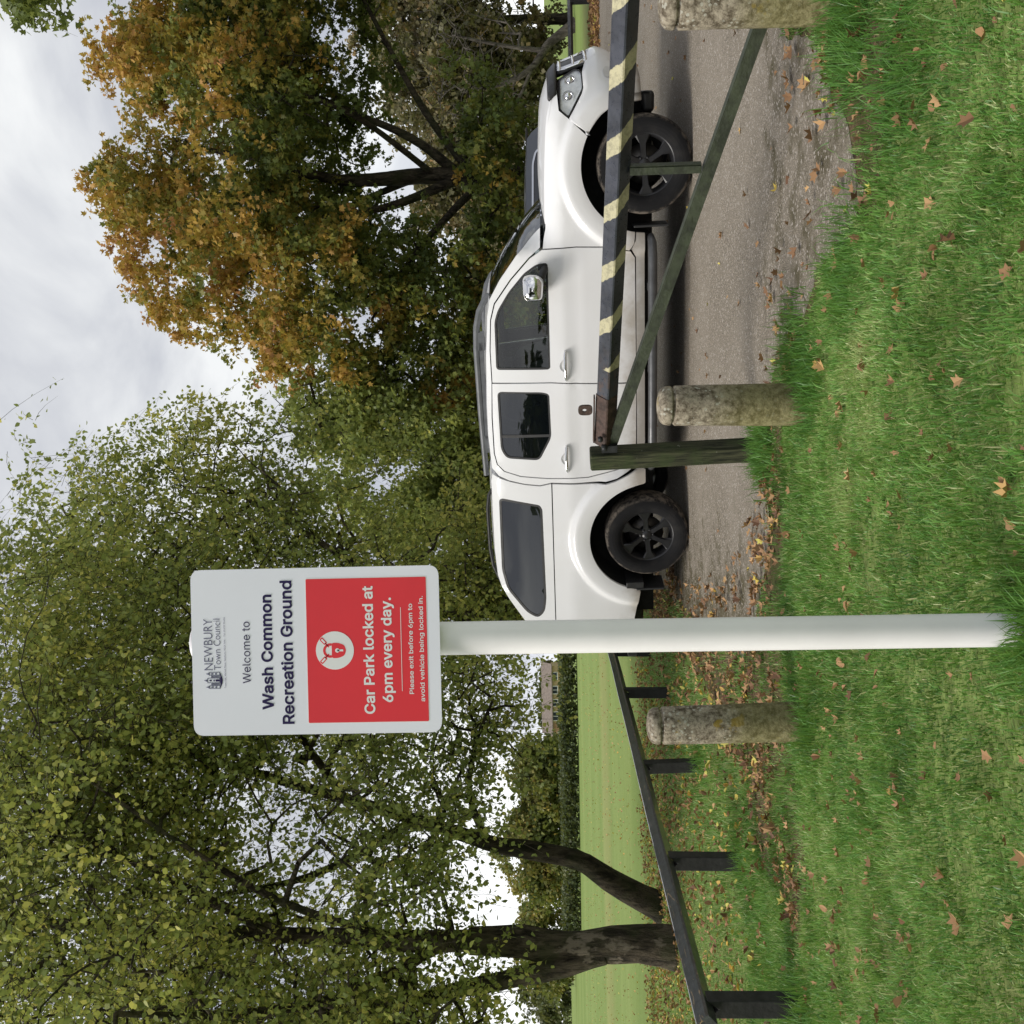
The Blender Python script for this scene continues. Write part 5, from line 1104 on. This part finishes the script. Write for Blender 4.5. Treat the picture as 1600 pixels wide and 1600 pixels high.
# canopy top and tail
B.span('canopy_roof', dens([(.62, 1.69, .0, .01), (.645, 1.752, .0, .025), (.587, 1.776, 0, .04), (.29, 1.783, 0, .045), (-.099, 1.788, 0, .045), (-.365, 1.775, 0, .04), (-.47, 1.745, -.02, .03), (-.604, 1.672, -.04, .01)], 3), PAINT, 19, flip=True)
B.span('canopy_tailgate_glass', [(-.604, 1.672, -.04, .01), (-.828, 1.528, -.05, 0), (-1.02, 1.38, -.05, 0), (-1.14, 1.262, -.05, 0)], CANG, 15, flip=True)
B.span('tailgate', dens([(-1.14, 1.262, -.05, 0), (-1.165, 1.20, -.06, 0), (-1.165, .62, -.06, 0), (-1.10, .52, -.05, 0)], 3), PAINT, 15, flip=True)
# front bumper wrapped round the nose, grille, bonnet deflector
cols = [R(a_) for a_ in (.15, .6, 1.5, 3, 5.5, 8, 12, 16, 20, 24, 28, 32, 36, 40, 44, 48, 52, 56, 60, 65, 70, 75, 80, 85, 90)]; cols = cols + [math.pi - a_ for a_ in cols[-2::-1]]
vs = []; m_ = 12
for a_ in cols:
    k_ = math.sin(a_) ** (2 / 2.6); w_ = abs(math.cos(a_)) ** (2 / 2.6) * (1 if a_ < math.pi / 2 else -1); s0 = 3.5 + .655 * k_
    zt = interp(s0, [3.50, 3.52, 3.64, 3.85, 3.99, 4.12, 4.16], [.80, .825, .972, .846, .850, .80, .795]); zb = .40
    if s0 < 3.775: zb = max(.40, FA[1] + math.sqrt(max(.523 ** 2 - (s0 - FA[0]) ** 2, 0)))
    for j in range(m_):
        z_ = zb + (zt - zb) * j / (m_ - 1); S = interp(z_, *SZ); s_ = 3.5 + S * k_; fl = t_inset(min(s_, 3.49), z_) if s_ < 3.49 else 0
        d = math.hypot(s_ - FA[0], z_ - FA[1]); out_ = .042 * (1 - sstep(.650, .712, d)) - .012 * (1 - sstep(.51, .58, d)); lo = .05 * max(0, (.5 - z_) / .3) + (.020 * min(max((.8 - z_) / .3, 0), 1.4) ** 2 if z_ < .8 else 0)
        yy = -(HW * w_ + (out_ - lo) * (1 if w_ > 0 else -1) * min(1, abs(w_) * 2)); vs.append((s_, yy, z_))
n = len(cols); fs = [(i * m_ + j, i * m_ + m_ + j, i * m_ + m_ + j + 1, i * m_ + j + 1) for i in range(n - 1) for j in range(m_ - 1)]
bp = MB().add(vs, fs, True).build('front_bumper', PAINT, truck); mo = bp.modifiers.new('thickness', 'SOLIDIFY'); mo.thickness = .02; mo.offset = -1
def nose(name, ya, yb, z0_, z1_, mat, off, ny_=16, nz_=5, parent=None):
    vs = []
    for i in range(ny_ + 1):
        y_ = ya + (yb - ya) * i / ny_
        for j in range(nz_ + 1):
            z_ = z0_ + (z1_ - z0_) * j / nz_; S = interp(z_, *SZ); k_ = (1 - min(abs(y_) / HW, .999) ** 2.6) ** (1 / 2.6); vs.append((3.5 + S * k_ + off, y_, z_))
    fs = [(i * (nz_ + 1) + j, (i + 1) * (nz_ + 1) + j, (i + 1) * (nz_ + 1) + j + 1, i * (nz_ + 1) + j + 1) for i in range(ny_) for j in range(nz_)]
    o = MB().add(vs, fs, True).build(name, mat, parent or truck); m_ = o.modifiers.new('thickness', 'SOLIDIFY'); m_.thickness = .025; m_.offset = -1; return o
gl_ = nose('grille', -.60, .60, .800, 1.045, BLACKP, -.012)
for za, zb_ in ((1.012, 1.042), (.905, .925), (.806, .830)): nose('grille_bar', -.585, .585, za, zb_, CHROME, .006, 16, 1, gl_)
for yv in (-.575, -.22, .22, .575): nose('grille_upright', yv - .022, yv + .022, .83, 1.012, CHROME, .005, 2, 4, gl_)
nose('bonnet_deflector', -.84, .84, 1.060, 1.128, BLACKP, .018, 30, 3)
mb = MB(); mb.box((1.4, 0, .40), (4.6, 1.05, .22)); mb.box((1.66, 0, .78), (2.0, 1.66, .70)); mb.box((3.25, 0, .75), (1.05, 1.0, .60)); mb.box((-.30, 0, .90), (1.65, 1.0, .62)); mb.box((.55, 0, 1.0), (.05, 1.6, .5)); mb.box((-.97, 0, .9), (.3, 1.6, .6)); mb.box((-.28, 0, 1.236), (1.70, 1.71, .055)); mb.build('dark_core', INNER, truck)  # underside plus dark boxes added inside the shell to block light through gaps
for c_, d_ in (((3.72, -.50, .33), (.16, .35, .10)), ((3.72, .50, .33), (.16, .35, .10)), ((-1.02, -.35, .44), (.24, .16, .12))): MB().box(c_, d_, None, .02).build('towing_bracket', BLACKP, truck, .01)
mb = MB(); mb.box((-1.22, 0, .52), (.14, 1.55, .14), None, .03); mb.build('rear_bumper', BLACKP, truck)
# cab interior
for sx, sy, sw in ((1.75, -.38, .50), (1.75, .38, .50), (.98, 0, 1.36)):
    mb = MB(); mb.box((sx + .02, sy, 1.08), (.52, sw, .18), None, .05); M_ = Matrix.Translation((sx - .28, sy, 1.30)) @ Matrix.Rotation(R(-14), 4, 'Y'); mb.box((0, 0, 0), (.15, sw, .50), M_, .05)
    for hy_ in ((sy,) if sw < 1 else (-.38, .38)): mb.box((sx - .36, hy_, 1.61), (.10, .26, .16), None, .04)
    mb.build('seat', SEAT, truck)
mb = MB(); mb.box((2.52, 0, 1.14), (.42, 1.44, .14), None, .05); mb.build('dashboard', DASH, truck)
mb = MB(); th_ = [(2.26 + .05 * math.cos(2 * math.pi * k / 24), -.38 + .18 * math.sin(2 * math.pi * k / 24), 1.27 + .17 * math.cos(2 * math.pi * k / 24)) for k in range(25)]; mb.tube(th_, .016, 8); mb.tube([(2.26, -.38, 1.27), (2.45, -.38, 1.17)], .03, 8); mb.build('steering_wheel', DASH, truck)

# ================================================================ the hatchback parked beyond the pickup
hb = thing('hatchback_car', 'small silver hatchback parked behind the white pickup, only its roof showing', 'car', (3.7, 14.5, gz(3.7, 14.5)), R(180))
hb.scale = (.95, .95, .94)
SILV = simple('silver_paint', (0.10, 0.108, 0.125), .3, .5, .08, 2.0, coat=.5)
def h_inset(s, z):
    i = .02 * max(0, (.6 - z) / .3) + (.30 * (z - .92) if z > .92 else 0)
    k = max(abs(s) - 1.45, 0) / .52; i += .78 * (1 - (1 - min(k, .995) ** 2.8) ** (1 / 2.8)) if k > 0 else 0
    return i
H = Body(hb, .84, h_inset)
hp = [(1.86, .35)] + [(1.62, .30)] + arc(1.28, .31, .36, 0, 180, 16) + arc(-1.22, .31, .36, 0, 180, 16) + [(-1.86, .34), (-1.90, .62), (-1.87, .88), (-1.72, 1.08), (-1.50, 1.40), (-1.42, 1.465), (-.9, 1.50), (-.2, 1.505), (.25, 1.46), (.62, 1.26), (.95, 1.00), (1.5, .93), (1.80, .80), (1.92, .60)]
hw1 = rounded([(-.30, .98), (-.30, 1.40), (.18, 1.37), (.48, 1.22), (.74, 1.0)], .04, 4); hw2 = rounded([(-.38, .98), (-1.18, 1.02), (-1.32, 1.14), (-1.22, 1.34), (-1.05, 1.385), (-.38, 1.40)], .05, 4)
for sd_ in (-1, 1):
    sdp = H.panel('body_side', hp, SILV, sd_, [hw1, hw2])
    for hh in (hw1, hw2): H.panel('window_trim', offset(hh, .02), CHROME, sd_, [offset(hh, -.006)], -.003, .02, .03, sdp, step=.03); H.panel('window', offset(hh, -.004), TINT, sd_, (), .01, 0, .1, sdp)
    make_wheel(hb, 1.28, sd_ * .72, .31, .19, sd_, 5, ALU, .20); make_wheel(hb, -1.22, sd_ * .72, .31, .19, sd_, 5, ALU, .20)
H.span('roof', dens([(.25, 1.46, .10, .01), (-.2, 1.505, .05, .03), (-.9, 1.50, 0, .035), (-1.42, 1.465, 0, .03)], 3), SILV, 15, flip=True); H.span('windscreen', [(.95, 1.0, .16, 0), (.62, 1.26, .13, 0), (.25, 1.46, .10, .01)], TINT, 15, flip=True)
H.span('bonnet', dens([(1.92, .60, .08, 0), (1.80, .80, .08, .02), (1.5, .93, .10, .03), (.95, 1.0, .16, .02)], 3), SILV, 15, flip=True); H.span('tailgate', [(-1.42, 1.465, 0, .03), (-1.50, 1.40, -.03, .02), (-1.72, 1.08, -.06, .0), (-1.87, .88, -.06, 0), (-1.90, .62, -.06, 0), (-1.86, .34, -.05, 0)], SILV, 15, flip=True)
mb = MB(); mb.box((-1.50, 0, 1.475), (.26, 1.12, .035), None, .012); mb.build('spoiler', BLACKP, hb)
H.span('rear_window', [(-1.515, 1.375, -.035, .015), (-1.70, 1.11, -.065, 0)], CANG, 13, flip=True, inset_=.09, dz=.006)
mb = MB(); mb.box((0, 0, .45), (3.0, 1.2, .5)); mb.build('dark_core', INNER, hb)
